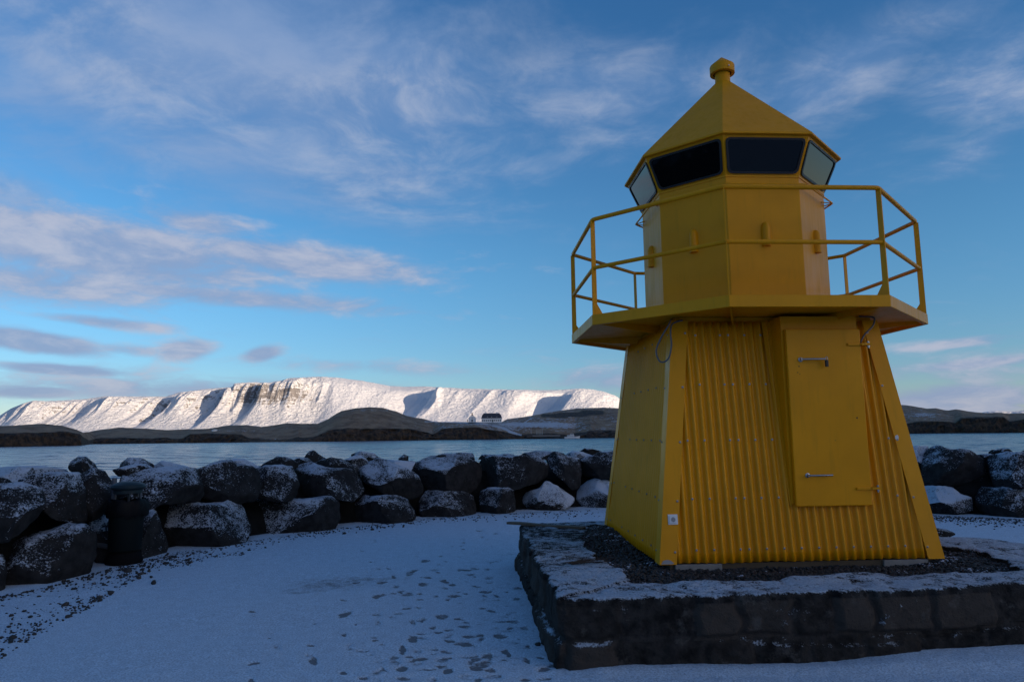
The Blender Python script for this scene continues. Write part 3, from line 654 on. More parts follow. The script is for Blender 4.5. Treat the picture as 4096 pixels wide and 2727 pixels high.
# corrugated walls: k = 0 front (-y), 1 right, 2 back, 3 left
PITCHC = .0777
def corr_wall(k):
    us = np.arange(-1.27, 1.2701, PITCHC/10); zs = np.r_[np.linspace(ZB-.0, ZD0-.012, 26)]
    Uu, Zz = np.meshgrid(us, zs)
    hw = half(Zz)-.035; Uc = np.clip(Uu, -hw, hw)
    ph = (Uc+.936)/PITCHC*2*pi
    dep = .0175*np.cos(ph)+.004*(np.abs(((Uc+.55) % .86)-.43) < .03)*0
    bot = np.where(Zz < ZB+.001, n2d(Uc*3, Uc*0+k, 3, 71)*.012, 0)
    Yy = -(half(Zz)+dep)+n2d(Uc*2, Zz*2+k, 2, 72)*.002
    V = np.stack([Uc, Yy, Zz+bot-ZB], -1).reshape(-1, 3)
    V = np.array([rotk(p, k) for p in V])
    w_ = mesh('corrugated_wall', V, grid_faces(*Uu.shape), MYC, LH, smooth=True)
    m = w_.modifiers.new('s', 'SOLIDIFY'); m.thickness = .0012
    # screws with washers: one object each on the two walls in view, a single part on the hidden ones
    rows = [(.540, True), (.968, False), (1.475, False), (1.98, False), (2.445, False)]; spots = []
    for z, low in rows:
        for i in range(0, 26):
            u = -.936+PITCHC*i
            if i % 2 and i != 5: continue
            if i == 4: continue
            if abs(u) > half(z)-.17: continue
            if k == 0 and -.05 < u < .80 and z > .88: continue
            if k == 3 and i % 4: continue
            spots.append((u, z, .0175))
    for z in (.528, .952, 1.462, 1.958, 2.465):
        for sg in (-1, 1): spots.append((sg*(half(z)-.108), z, .021))
    prof = [(0, -.001), (.0105, -.001), (.0105, .002), (.0055, .003), (.0055, .008), (0, .0085)]
    rz = {0: 0, 1: pi/2, 2: pi, 3: -pi/2}[k]
    if k in (0, 3):
        for (u, z, o_) in spots:
            if not SCREW: SCREW.append(MB().lathe(prof, 8).build('screw', MZN, w_).data)
            else: pass
            if len(SCREW) == 1 and not SCREW[1:]: SCREW.append(1); ob = w_.children[0]
            else:
                ob = bpy.data.objects.new('screw', SCREW[0]); C.objects.link(ob); ob.parent = w_
            ob.location = rotk((u, -(half(z)+o_), z-ZB), k); ob.rotation_euler = (pi/2, 0, rz)
    else:
        sc = MB()
        for (u, z, o_) in spots:
            sc.lathe(prof, 8)
            for q in range(len(sc.v)-48, len(sc.v)):
                x, y, zz = sc.v[q]; sc.v[q] = rotk((u+x, -(half(z)+o_+zz), z+y-ZB), k)
        tag(sc.build('screws', MZN, w_), kind='stuff')
SCREW = []
for k_ in range(4): corr_wall(k_)
for k_ in range(4):      # folded corner flashings
    b = MB(); zs = np.linspace(ZB-.006, ZD0-.004, 12)
    for i, z in enumerate(zs):
        h = half(z); o_ = h+.021; wd = .150
        for q in [(-o_+wd, -o_+.010), (-o_+wd, -o_), (-o_, -o_), (-o_, -o_+wd), (-o_+.010, -o_+wd)]:
            b.v.append(rotk((q[0], q[1], z-ZB+(.008*sin(i*9.)+.004 if i == 0 else 0)), k_))
    for i in range(len(zs)-1):
        for j in range(4): b.f.append((i*5+j, (i+1)*5+j, (i+1)*5+j+1, i*5+j+1))
    o_ = b.build('corner_strip', MY, LH); m = o_.modifiers.new('s', 'SOLIDIFY'); m.thickness = .002
# chipped patch on the right strip and bare zinc at the bottom edge
def chip(name, pts, lyoff, mt):
    b = LB(); P_ = []
    for (u, z) in pts: P_.append((u, -(half(z)+.022+lyoff), z))
    b.add(P_, [tuple(range(len(P_)))]); b.build(name, mt)
chip('paint_chip', [(.985, 1.476), (.992, 1.497), (1.012, 1.505), (1.022, 1.49), (1.016, 1.462), (1.0, 1.45)], .001, plain('bare primer', (.6, .6, .6), .6))
chip('paint_chip', [(-1.255, .433), (-1.235, .462), (-1.20, .470), (-1.17, .462), (-1.14, .440), (-1.16, .432)], .001, plain('bare zinc', (.28, .28, .29), .6))
# footing blocks under the walls
b = LB(); b.box((-1.17, -1.235, .30), (1.17, 1.17, .425)); b.build('base_frame', plain('brown base frame', (.07, .05, .03), .8))
for (x0, x1) in ((-1.13, -.72), (.72, 1.12)):
    b = LB(); b.box((x0, -1.262, .31), (x1, -1.0, .424)); b.build('footing_block', MCON, bevel=.006)
# socket
zc = .80; uc = -1.125
def on_front(u, z, off): return (u, -(half(z)+off+.0055), z)
sb = LB(); W_ = .043
def plate(b, w_, h_, o0, o1, cu=uc, cz=zc):
    v = [on_front(cu+sx*w_, cz+sz*h_, o) for o in (o0, o1) for sx, sz in ((-1, -1), (1, -1), (1, 1), (-1, 1))]
    b.add(v, [(0, 3, 2, 1), (4, 5, 6, 7), (0, 1, 5, 4), (1, 2, 6, 5), (2, 3, 7, 6), (3, 0, 4, 7)])
plate(sb, W_, W_, .0140, .0215); sk_ = sb.build('wall_socket', MWHT, bevel=.002)
sb = LB(); plate(sb, .032, .032, .0216, .0285); sk2 = sb.build('socket_cover', MWHT, sk_, bevel=.002)
sb = LB()
for r_, o_ in ((.0205, .0287),):
    v = [on_front(uc+r_*cos(2*pi*j/24), zc+r_*sin(2*pi*j/24), o_) for j in range(24)]; sb.add(v, [tuple(range(24))])
sb.build('socket_well', plain('grey socket well', (.30, .31, .33), .6), sk_)
sb = LB()
for du, dz_, r_ in ((-.008, 0, .0032), (.008, 0, .0032), (0, -.0165, .003), (0, .0165, .003), (0, 0, .002)):
    v = [on_front(uc+du+r_*cos(2*pi*j/10), zc+dz_+r_*sin(2*pi*j/10), .0292) for j in range(10)]; sb.add(v, [tuple(range(10))])
sb.build('socket_holes', MDK, sk_)
# door case, door, handles, hinges
DF = -1.250; DL, DR, DB, DT = -.028, .664, .892, 2.464
b = LB()
v = [(DL-.022, DF+.048, DB+.02), (DR+.0, DF+.048, DB+.02), (DR+.0, DF+.048, ZD0-.002), (DL-.022, DF+.048, ZD0-.002),
     (DL-.022, -half(DB)+.03, DB+.02), (DR+.0, -half(DB)+.03, DB+.02), (DR+.0, -.90, ZD0-.002), (DL-.022, -.90, ZD0-.002)]
b.add(v, [(0, 1, 2, 3), (0, 3, 7, 4), (1, 5, 6, 2), (0, 4, 5, 1)]); b.build('door_case', MY)
b = LB(); b.add([(-.135, -half(2.575)-.012, 2.575), (-.05, -half(2.575)-.012, 2.575), (-.05, -half(DB)-.012, DB+.0), (-.062, -half(DB)-.012, DB+.0)], [(0, 3, 2, 1)])
o_ = b.build('door_flashing', MY); m = o_.modifiers.new('s', 'SOLIDIFY'); m.thickness = .002
b = LB(); b.box((DL, DF, DB), (DR, DF+.044, DT)); door = b.build('door', MY, bevel=.008)
for hx0, hx1, hz in ((.092, .305, 2.187), (.088, .296, 1.161)):
    b = LB()
    T = lambda p, hx0=hx0, hz=hz: (hx0+p[0], DF-p[2], hz+p[1])
    bb = MB().lathe([(0, 0), (.021, 0), (.021, .006), (.012, .010), (.010, .040), (0, .040)], 16)
    b.add([T(q) for q in bb.v], bb.f)
    b.tube([(hx0, DF-.034, hz), (hx0+.01, DF-.042, hz), (hx1, DF-.044, hz+.001)], .0085, 12)
    h_ = b.build('handle', MSTEEL, door, auto=True)
b = LB(); b.box((.298, DF-.056, 2.118), (.324, DF-.034, 2.178)); pl_ = b.build('padlock', MBLK, door, bevel=.004)
b = LB(); b.tube([(.302, DF-.045, 2.176), (.302, DF-.045, 2.200), (.311, DF-.045, 2.208), (.320, DF-.045, 2.200), (.320, DF-.045, 2.176)], .003, 8); b.build('shackle', MSTEEL, pl_)
MRUST = plain('rust', (.12, .05, .015), .9, 0, .4, 60)
for (x, z, r_) in ((.075, 2.125, .006), (.06, 2.07, .005), (.078, 2.055, .004), (.578, 1.66, .008)):
    b = LB(); b.add([(x+r_*cos(a)*1.2, DF-.0012, z+r_*sin(a)) for a in np.linspace(0, 2*pi, 9)[:-1]], [tuple(range(8))]); b.build('rust_spot', MRUST, door)
for x0, x1, z in ((.535, .742, 2.322), (.522, .728, 1.040)):
    b = LB(); b.box((x0, DF-.018, z-.010), (x1-.02, DF-.001, z+.010)); b.box((DR-.01, DF-.03, z-.010), (x1+.012, DF+.02, z+.010))
    b.box((DR+.002, DF+.02, z-.010), (x1+.012, DF+.16, z+.010))
    hg = b.build('hinge', MY, door, bevel=.002)
    b = LB(); q = MB().lathe([(0, -.034), (.009, -.034), (.009, -.024), (.013, -.022), (.013, -.010), (.006, -.010), (.006, .012), (.013, .012), (.013, .016), (.0095, .018), (.0095, .028), (0, .028)], 12)
    b.add([(p[0]+x1-.012, p[1]+DF-.008, p[2]+z) for p in q.v], q.f); b.build('hinge_bolt', MSTEEL, hg)
# platform deck
b = LB()
Rp = 1.834
top = [octp(Rp, k, ZD1) for k in range(8)]; bo = [octp(Rp, k, ZD0) for k in range(8)]; bi = [octp(Rp-.045, k, ZD0) for k in range(8)]; bu = [octp(Rp-.045, k, ZD0+.035) for k in range(8)]
v = top+bo+bi+bu; f = [tuple(range(8))]
for k in range(8):
    n = (k+1) % 8; f += [(k, 8+k, 8+n, n), (8+k, 16+k, 16+n, 8+n), (16+k, 24+k, 24+n, 16+n)]
f.append(tuple(range(24, 32))[::-1]); b.add(v, f); deck = b.build('platform', MY, bevel=.004)
for k in range(8):
    b = LB(); a = radians(-90-22.5+45*(k-2)); c_, s2 = cos(a), sin(a); t = .006
    P4 = [(.90, ZD0+.034), (Rp-.06, ZD0+.034), (Rp-.06, ZD0+.012), (1.0, ZD0-.055), (.90, ZD0-.055)]
    v = [(r*c_-sg*t*s2, r*s2+sg*t*c_, z) for sg in (-1, 1) for r, z in P4]; n = len(P4)
    b.add(v, [tuple(range(n)), tuple(range(n, 2*n))[::-1]]+[(i, (i+1) % n, n+(i+1) % n, n+i) for i in range(n)]); b.build('deck_bracket', MY)
# square head of the base below the deck
b = LB(); b.box((-S1+.02, -S1+.02, ZD0-.25), (S1-.02, S1-.02, ZD0+.03)); b.build('base_head', MY)
# railing
RR, ZT, ZM = 1.800, 3.650, 3.161
for k in range(8):
    a = radians(-90-22.5+45*(k-2)); c_, s2 = cos(a), sin(a)
    b = LB(); t = .005
    P4 = [(RR-.026, ZD1-.001), (RR+.026, ZD1-.001), (RR+.024, ZT-.01), (RR-.022, ZT-.01), (RR-.026, ZD1+.10)]
    v = [(r*c_-sg*t*s2, r*s2+sg*t*c_, z) for sg in (-1, 1) for r, z in P4]; n = len(P4)
    b.add(v, [tuple(range(n)), tuple(range(n, 2*n))[::-1]]+[(i, (i+1) % n, n+(i+1) % n, n+i) for i in range(n)])
    P3 = [(RR-.10, ZD1-.001), (RR-.026, ZD1-.001), (RR-.026, ZD1+.11)]
    v = [(r*c_-sg*t*.8*s2, r*s2+sg*t*.8*c_, z) for sg in (-1, 1) for r, z in P3]
    b.add(v, [(0, 1, 2), (5, 4, 3), (0, 3, 4, 1), (1, 4, 5, 2), (2, 5, 3, 0)])
    b.build('railing_post', MY)
def ring(name, R, z, r, mt=MY, parent=None):
    b = LB(); n = 12
    P8 = [Vector(octp(R, k, z)) for k in range(8)]; pts = []
    for k in range(8):     # slightly rounded corners
        p, q, s2 = P8[k-1], P8[k], P8[(k+1) % 8]
        d1 = (p-q).normalized(); d2 = (s2-q).normalized()
        pts += [q+d1*.035, q+d1*.008+d2*.008, q+d2*.035]
    m = len(pts); v = []
    for i, p in enumerate(pts):
        t = (pts[(i+1) % m]-pts[i-1]).normalized(); a = Vector((0, 0, 1)); bb = t.cross(a)
        v += [p+(a*cos(2*pi*j/n)+bb*sin(2*pi*j/n))*r for j in range(n)]
    f = [(i*n+j, i*n+(j+1) % n, ((i+1) % m)*n+(j+1) % n, ((i+1) % m)*n+j) for i in range(m) for j in range(n)]
    b.add(v, f); return b.build(name, mt, parent, smooth=True)
ring('top_rail', RR, ZT, .021); ring('middle_rail', RR, ZM, .020)
# cabin
RC, ZK = .962, 4.042
b = LB(); v = [octp(RC, k, ZD1-.01) for k in range(8)]+[octp(RC, k, ZK) for k in range(8)]
b.add(v, [(k, (k+1) % 8, 8+(k+1) % 8, 8+k) for k in range(8)]); cab = b.build('cabin_wall', MY, bevel=.004)
b = LB(); v = [octp(RC+.008, k, z) for z in (ZK-.012, ZK+.004) for k in range(8)]
b.add(v, [(k, (k+1) % 8, 8+(k+1) % 8, 8+k) for k in range(8)]+[tuple(range(8))[::-1], tuple(range(8, 16))]); b.build('cabin_trim', MY)
for k in range(8):      # shell-shaped vent hood in the middle of each face
    a = radians(-90+45*(k-2)); nrm = Vector((cos(a), sin(a), 0)); tg = Vector((-sin(a), cos(a), 0)); ap = RC*cos(pi/8)
    b = LB(); prof = []; R_ = .043; z0, z1 = 3.335, 3.50
    zs = [z0, z1]+[z1+.075*sin(t) for t in np.linspace(0, pi/2, 7)[1:]]
    rs = [R_, R_]+[R_*cos(t) for t in np.linspace(0, pi/2, 7)[1:]]
    m = 13
    for z, r in zip(zs, rs):
        for j in range(m):
            th = pi*j/(m-1); p = nrm*(ap-.004+(r+.012*(r > .001))*sin(th)*1.05)+tg*r*cos(th); b.v.append((p.x, p.y, z))
    for i in range(len(zs)-1):
        for j in range(m-1): b.f.append((i*m+j, i*m+j+1, (i+1)*m+j+1, (i+1)*m+j))
    b.f.append(tuple(range(m))); b.build('vent_hood', MY, auto=True)
# grab rail under the windows with stays
gr = ring('grab_rail', 1.045, 3.935, .0085)
for k in range(8):
    p = Vector(octp(1.045, k, 3.935)); a_ = (Vector(octp(RC, k-1, 3.935))-Vector(octp(RC, k, 3.935))).normalized(); c_ = (Vector(octp(RC, (k+1) % 8, 3.935))-Vector(octp(RC, k, 3.935))).normalized()
    q = Vector(octp(RC, k, 3.935))
    b = LB(); b.tube([p, q+a_*.10], .006, 8); b.tube([p, q+c_*.10], .006, 8); b.build('rail_stay', MY, gr, smooth=True)
# flared window band
RW, ZW = 1.118, 4.405
b = LB(); v = [octp(RC, k, ZK+.002) for k in range(8)]+[octp(RW, k, ZW) for k in range(8)]
b.add(v, [(k, (k+1) % 8, 8+(k+1) % 8, 8+k) for k in range(8)]); b.build('window_band', MY, bevel=.003)
def rrect(w0, w1, h, r, n=6):   # rounded trapezoid, w0 half width at bottom, w1 at top, height h
    c = [(-w0, 0), (w0, 0), (w1, h), (-w1, h)]; out = []
    for i in range(4):
        p, q, s2 = [Vector(c[j % 4]) for j in (i-1, i, i+1)]
        d1 = (p-q).normalized(); d2 = (s2-q).normalized()
        for t in np.linspace(0, 1, n): out.append(q+d1*r*(1-t)**2+d2*r*t**2)
    return out
for k in range(8):
    a0 = Vector(octp(RC, k, ZK)); a1 = Vector(octp(RC, (k+1) % 8, ZK)); b0 = Vector(octp(RW, k, ZW)); b1 = Vector(octp(RW, (k+1) % 8, ZW))
    m0 = (a0+a1)/2; m1 = (b0+b1)/2; ux = (a1-a0).normalized(); uy = (m1-m0).normalized(); uz = ux.cross(uy)
    if uz.dot(Vector((m0.x, m0.y, 0))) < 0: uz = -uz
    H_ = (m1-m0).length; wb = (a1-a0).length/2; wt = (b1-b0).length/2
    y0, y1 = H_*.062, H_*.935; l = lambda y: wb+(wt-wb)*y/H_
    out = rrect(l(y0)-.020, l(y1)-.020, y1-y0, .055); inn = rrect(l(y0)-.020-.022, l(y1)-.020-.022, y1-y0-.042, .04)
    P3 = lambda p, dy, o_: m0+ux*p[0]+uy*(p[1]+dy)+uz*o_
    n = len(out); b = LB()
    v = [P3(p, y0, .001) for p in out]+[P3(p, y0, .014) for p in out]+[P3(p, y0+.021, .014) for p in inn]+[P3(p, y0+.021, -.002) for p in inn]
    f = [(L*n+i, L*n+(i+1) % n, (L+1)*n+(i+1) % n, (L+1)*n+i) for L in range(3) for i in range(n)]
    b.add(v, f); fr = b.build('window', MBLK, auto=True)
    b = LB(); b.add([P3(p, y0+.021, .004) for p in rrect(l(y0)-.040, l(y1)-.040, y1-y0-.040, .04)], [tuple(range(n))]); b.build('pane', MGL, fr)
# roof
RE, ZE, ZA = 1.158, 4.425, 5.475
b = LB(); Rn = [(RW-.01, ZW-.004), (RE, ZE-.020), (RE, ZE), (.085, ZA)]
v = [octp(r, k, z) for r, z in Rn for k in range(8)]
b.add(v, [(L*8+k, L*8+(k+1) % 8, (L+1)*8+(k+1) % 8, (L+1)*8+k) for L in range(3) for k in range(8)]+[tuple(range(24, 32))]); roof = b.build('roof', MYR, bevel=.003)
b = LB().lathe([(.106, ZA-.06), (.084, ZA-.005), (.082, 5.60)], 32); flue = b.build('flue', MYR, roof, auto=True)
b = LB().lathe([(.100, 5.585), (.136, 5.585), (.137, 5.672), (.132, 5.682), (.010, 5.785), (0, 5.787)], 36); b.build('flue_cap', MYR, roof, auto=True)
b = LB(); b.box((.02, -.146, 5.612), (.032, -.136, 5.624)); b.build('cap_screw', MSTEEL, roof)
# cables under the deck
def curve_pts(pts, n=8):
    pts = [Vector(p) for p in pts]; out = []
    for i in range(len(pts)-1):
        p0, p1, p2, p3 = pts[max(i-1, 0)], pts[i], pts[i+1], pts[min(i+2, len(pts)-1)]
        for j in range(n):
            t = j/n; out.append(.5*((2*p1)+(p2-p0)*t+(2*p0-5*p1+4*p2-p3)*t*t+(3*p1-p0-3*p2+p3)*t**3))
    return out+[pts[-1]]
b = LB(); b.tube(curve_pts([(-1.02, -1.05, 2.585), (-1.05, -1.07, 2.53), (-1.11, -1.02, 2.42), (-1.15, -.98, 2.30), (-1.12, -1.0, 2.20), (-1.06, -1.05, 2.22), (-1.03, -1.07, 2.34), (-1.03, -1.06, 2.47), (-1.0, -1.04, 2.55), (-.9, -1.02, 2.585)]), .0075, 8); b.build('cable', MCABLE, smooth=True)
b = LB(); b.tube(curve_pts([(.80, -1.02, 2.62), (.87, -1.10, 2.60), (.885, -1.13, 2.575), (.84, -1.16, 2.50), (.76, -1.17, 2.43), (.715, -1.17, 2.36), (.705, -1.16, 2.31)]), .008, 8); b.build('cable', MCABLE, smooth=True)
b = LB(); b.tube(curve_pts([(.705, -1.075, 1.80), (.722, -1.09, 1.79), (.728, -1.095, 1.765), (.718, -1.09, 1.745), (.703, -1.08, 1.74)]), .005, 8); b.build('cable', MBLK, smooth=True)

# ------------------------------------------------------------------ masonry plinth round the lighthouse
PO = [(.30, 4.90), (1.1, 4.93), (1.95, 5.0), (2.5, 5.06), (3.0, 5.12), (3.7, 5.22), (5.15, 5.38), (5.04, 6.0), (4.95, 6.7), (4.77, 7.27), (4.34, 7.48), (4.1, 9.3), (2.4, 9.35), (.05, 8.74), (.07, 8.5), (.12, 7.4), (.2, 6.2), (.26, 5.4)]
PI_ = [(.88, 5.46), (1.05, 5.42), (1.82, 5.38), (2.4, 5.60), (2.9, 5.64), (3.6, 5.56), (4.0, 5.69), (4.12, 6.05), (4.25, 6.45), (4.2, 6.7), (4.03, 6.95), (3.85, 8.95), (2.4, 9.05), (.88, 8.5), (.84, 8.3), (.68, 7.1), (.74, 6.4), (.84, 5.85)]
def plinth():
    o = np.array(PO+[PO[0]]); i = np.array(PI_+[PI_[0]]); L = np.r_[0, np.cumsum(np.hypot(*np.diff(o, axis=0).T))]
    s = np.linspace(0, L[-1], 900, endpoint=False)
    ox = np.stack([np.interp(s, L, o[:, j]) for j in (0, 1)], -1); ix = np.stack([np.interp(s, L, i[:, j]) for j in (0, 1)], -1)
    kk = np.hanning(13); kk /= kk.sum()
    def sm(a, w=kk): h = len(w)//2; return np.stack([np.convolve(np.r_[a[-h:, j], a[:, j], a[:h, j]], w, 'valid') for j in (0, 1)], -1)
    ox = sm(ox); k2 = np.hanning(31); k2 /= k2.sum(); ix = sm(ix, k2)
    t = np.roll(ox, -1, 0)-np.roll(ox, 1, 0); t /= np.linalg.norm(t, axis=1)[:, None]; nr = np.stack([t[:, 1], -t[:, 0]], -1)
    ztop = .455+n2d(s*.9, s*0, 3, 81)*.02+n2d(s*4, s*0, 2, 82)*.006
    jnts = []; tns = []; re_ = np.random.default_rng(12); edges = [np.r_[0, np.cumsum(re_.uniform(.30, .62, 90))], np.r_[0, np.cumsum(re_.uniform(.26, .52, 90))+.1]]
    rows = []; zf = np.r_[np.linspace(-.12, .40, 40)]
    jitt = n2d(s*3.1, s*0, 4, 88)*.05
    for z in zf:
        f = (z+.12)/.52
        off = .012*(1-f)+n2d(s*2.4, np.full_like(s, z*4.5), 4, 83)*.036+n2d(s*9, np.full_like(s, z*12), 3, 84)*.010+ .028*(z < .13+.03*np.sin(s*2.3))*smooth(s, 1.2, 1.6)
        crs = int(z > .17); ed = edges[crs]; bi_ = np.clip(np.searchsorted(ed, s+n2d(s*4, s*0+z*7, 3, 85)*.07), 1, len(ed)-1)
        sj = s+n2d(s*4, s*0+z*7, 3, 85)*.07
        dj = np.minimum(np.abs(sj-ed[bi_-1]), np.abs(ed[bi_]-sj)); zj = np.abs(z-.17+n2d(s*2.2, s*0, 3, 94)*.05)
        jn = np.maximum((1-smooth(dj, .004, .045))*smooth(n2d(s*1.7, s*0+z*2, 3, 95), -.9, -.2), 1-smooth(zj, .004, .030))
        tn = (np.sin(bi_*12.9898+crs*78.2)*43758.5) % 1
        off = off+(tn-.5)*.055*(1-jn)-.017*jn
        jnts.append(jn); tns.append(tn)
        rows.append((ox+nr*off[:, None], np.full_like(s, z)*(ztop/.455)))
    base = rows[-1][0]
    for a in np.linspace(0, 1, 9)[1:]:
        an = a*pi/2; r = .035; c = base-nr*(r*(1-cos(an)))[..., None] if False else base-nr*(r*(1-cos(an))); rows.append((c, ztop-.04+.04*sin(an)+0*s))
    st = rows[-1][0]
    jag = 1+n2d(s*3.0, s*0, 3, 86)*.10+n2d(s*11, s*0, 2, 87)*.03
    for a in np.linspace(0, 1, 26)[1:]:
        c = st+(ix-st)*(a*jag)[:, None]; z = ztop+n2d(c[:, 0]*3, c[:, 1]*3, 4, 89)*.030*min(1, a*4)+n2d(c[:, 0]*14, c[:, 1]*14, 3, 90)*.008; rows.append((c, z))
    en, ez = rows[-1]; din = (ix-st); din /= np.linalg.norm(din, axis=1)[:, None]
    for d_, dz_ in ((.008, -.01), (.012, -.035), (.006, -.08), (0, -.2)): rows.append((en+din*d_, ez+dz_))
    V = np.concatenate([np.c_[c, z] for c, z in rows]); bare = np.zeros(len(V))
    jnts += [jnts[-1]*0]*(len(rows)-len(jnts)); tns += [tns[-1]*0]*(len(rows)-len(tns))
    o_ = mesh('stone_plinth', V, grid_faces(len(rows), len(s), wrap=True), MPL, smooth=True,
              attrs={'joint': np.concatenate(jnts), 'tone': np.concatenate(tns), 'bare': np.clip(n2d(V[:, 0]*1.3, V[:, 1]*1.3, 3, 91), 0, 1)*.25+(V[:, 1] > 6.1)*(V[:, 0] < 1.)*.16})
    tag(o_, 'low dark masonry plinth around the yellow lighthouse, its top dusted with snow', 'plinth')
plinth()
def gravel_z(x, y):
    return .375+.085*np.exp(-((x-1.0)/.45)**2-((y-8.2)/.9)**2)+.03*np.exp(-((x-.95)/.3)**2-((y-6.8)/1.2)**2)+n2d(x*2, y*2, 3, 93)*.018+.03*smooth(x, 3.3, 3.8)
def pebbles(X, Y, Z, R, seed, name, mt=MGR, flat=.7):
    rng = np.random.default_rng(seed); t = (1+5**.5)/2
    v = np.array([(-1,t,0),(1,t,0),(-1,-t,0),(1,-t,0),(0,-1,t),(0,1,t),(0,-1,-t),(0,1,-t),(t,0,-1),(t,0,1),(-t,0,-1),(-t,0,1)])/hypot(1, t)
    f = np.array([(0,11,5),(0,5,1),(0,1,7),(0,7,10),(0,10,11),(1,5,9),(5,11,4),(11,10,2),(10,7,6),(7,1,8),(3,9,4),(3,4,2),(3,2,6),(3,6,8),(3,8,9),(4,9,5),(2,4,11),(6,2,10),(8,6,7),(9,8,1)])
    n = len(X); q = rng.normal(size=(n, 4)); q /= np.linalg.norm(q, axis=1)[:, None]; a, b_, c, d = q.T
    Rm = np.stack([1-2*(c*c+d*d), 2*(b_*c-d*a), 2*(b_*d+c*a), 2*(b_*c+d*a), 1-2*(b_*b_+d*d), 2*(c*d-b_*a), 2*(b_*d-c*a), 2*(c*d+b_*a), 1-2*(b_*b_+c*c)], -1).reshape(n, 3, 3)
    sc = R[:, None]*rng.uniform(.6, 1.25, (n, 3))
    vv = v[None]*(1+rng.uniform(-.22, .22, (n, 12)))[..., None]*sc[:, None, :]
    vv = np.einsum('nij,nkj->nki', Rm, vv); vv[..., 2] *= flat
    vv += np.stack([X, Y, Z], -1)[:, None, :]
    ff = (f[None]+(np.arange(n)*12)[:, None, None]).reshape(-1, 3)
    return mesh(name, vv.reshape(-1, 3), ff, mt, smooth=False)
def plinth_gravel():
    gx = np.linspace(.45, 4.5, 120); gy = np.linspace(5.2, 9.2, 120); X, Y = np.meshgrid(gx, gy)
    from_poly = np.array(PI_)
    def inside(x, y, poly, grow=0):
        c = poly.mean(0); p = c+(poly-c)*(1+grow); r = np.zeros(x.shape, bool); j = len(p)-1
        for i in range(len(p)):
            xi, yi = p[i]; xj, yj = p[j]
            r ^= ((yi > y) != (yj > y)) & (x < (xj-xi)*(y-yi)/(yj-yi+1e-12)+xi); j = i
        return r
    Z = gravel_z(X, Y)-.012; Z = np.where(inside(X, Y, from_poly, .10), Z, .2)
    V = np.stack([X, Y, Z], -1).reshape(-1, 3)
    o = mesh('gravel', V, grid_faces(*X.shape), plain('dark grit', (.010, .010, .010), .9, 0, .4, 80), smooth=True); tag(o, 'bed of black grit under the lava pebbles beside the lighthouse', 'gravel', kind='stuff')
    rng = np.random.default_rng(5); n = 26000
    x = rng.uniform(.5, 4.4, n); y = rng.uniform(5.25, 9.1, n)
    c, s2 = cos(TYAW), sin(TYAW); lx = (x-TX)*c+(y-TY)*s2; ly = -(x-TX)*s2+(y-TY)*c
    ok = inside(x, y, from_poly, .03) & ~((np.abs(lx) < 1.13) & (np.abs(ly) < 1.13))
    x, y = x[ok], y[ok]
    r = rng.uniform(.009, .021, len(x)); o = pebbles(x, y, gravel_z(x, y)+rng.uniform(-.008, .006, len(x)), r, 6, 'gravel')
    tag(o, 'black lava pebbles filling the plinth around the lighthouse foot', 'gravel', kind='stuff')
plinth_gravel()
def strip_gravel():
    rng = np.random.default_rng(8); X = []; Y = []; R = []
    def put(px, py, r):
        p = atz(px, py, 0); X.append(p[0]); Y.append(p[1]); R.append(r)
    for _ in range(3000):
        px = rng.uniform(-100, 1750)**1.0; by = float(interp(np.array([px]), bandpx)[0])
        dens = 1 if px < 1000 else .22
        if rng.random() > dens: continue
        kx = (by-1731)/700
        py = by-abs(rng.normal(0, 1))*34*kx*1.7+rng.normal(0, 3)*kx
        if n2d(np.array([px*.02]), np.array([py*.05]), 2, 15)[0] < -.05 and rng.random() < .8: continue
        put(px, py, rng.uniform(.004, .013) if rng.random() < .93 else rng.uniform(.014, .03))
    for _ in range(1500):     # crumbs along the foot of the wall and on the far side of the square
        px = rng.uniform(-50, 2450) if rng.random() < .6 else rng.uniform(3700, 4150); fy = float(interp(np.array([px]), footpx)[0]); kx = (fy-1731)/350
        put(px, fy+abs(rng.normal(0, 1))*(9*kx if px < 1900 else 14)+2, rng.uniform(.005, .02))
    for x, y, r in [(705, 1392, .035), (1068, 1432, .05), (725, 1392, .03), (1335, 1285, .05), (1355, 1248, .045), (1212, 1258, .03), (1235, 1220, .05), (1485, 1335, .045), (630, 1548, .045), (375, 1467, .03), (1590, 1145, .035), (902, 1475, .02), (1205, 1343, .03), (1460, 1275, .03)]:
        put(x*.4144, 1780+y*.4144, r*.9)
    for x, y, r in [(1475, 787, .016), (1545, 1140, .022), (1590, 1137, .02), (1413, 524, .018), (1380, 522, .012)]: put(*S7(x, y), r)
    for x, y, r in [(1245, 997, .014), (1275, 978, .02), (1335, 970, .018), (1420, 975, .024), (1300, 985, .012)]: put(2600+x*.6353, 2050+y*.6353, r)
    X, Y, R = map(np.array, (X, Y, R)); o = pebbles(X, Y, R*.25, R, 9, 'gravel', flat=.75)
    tag(o, 'loose dark stones scattered along the snowy edge below the boulder wall', 'gravel', kind='stuff')
strip_gravel()
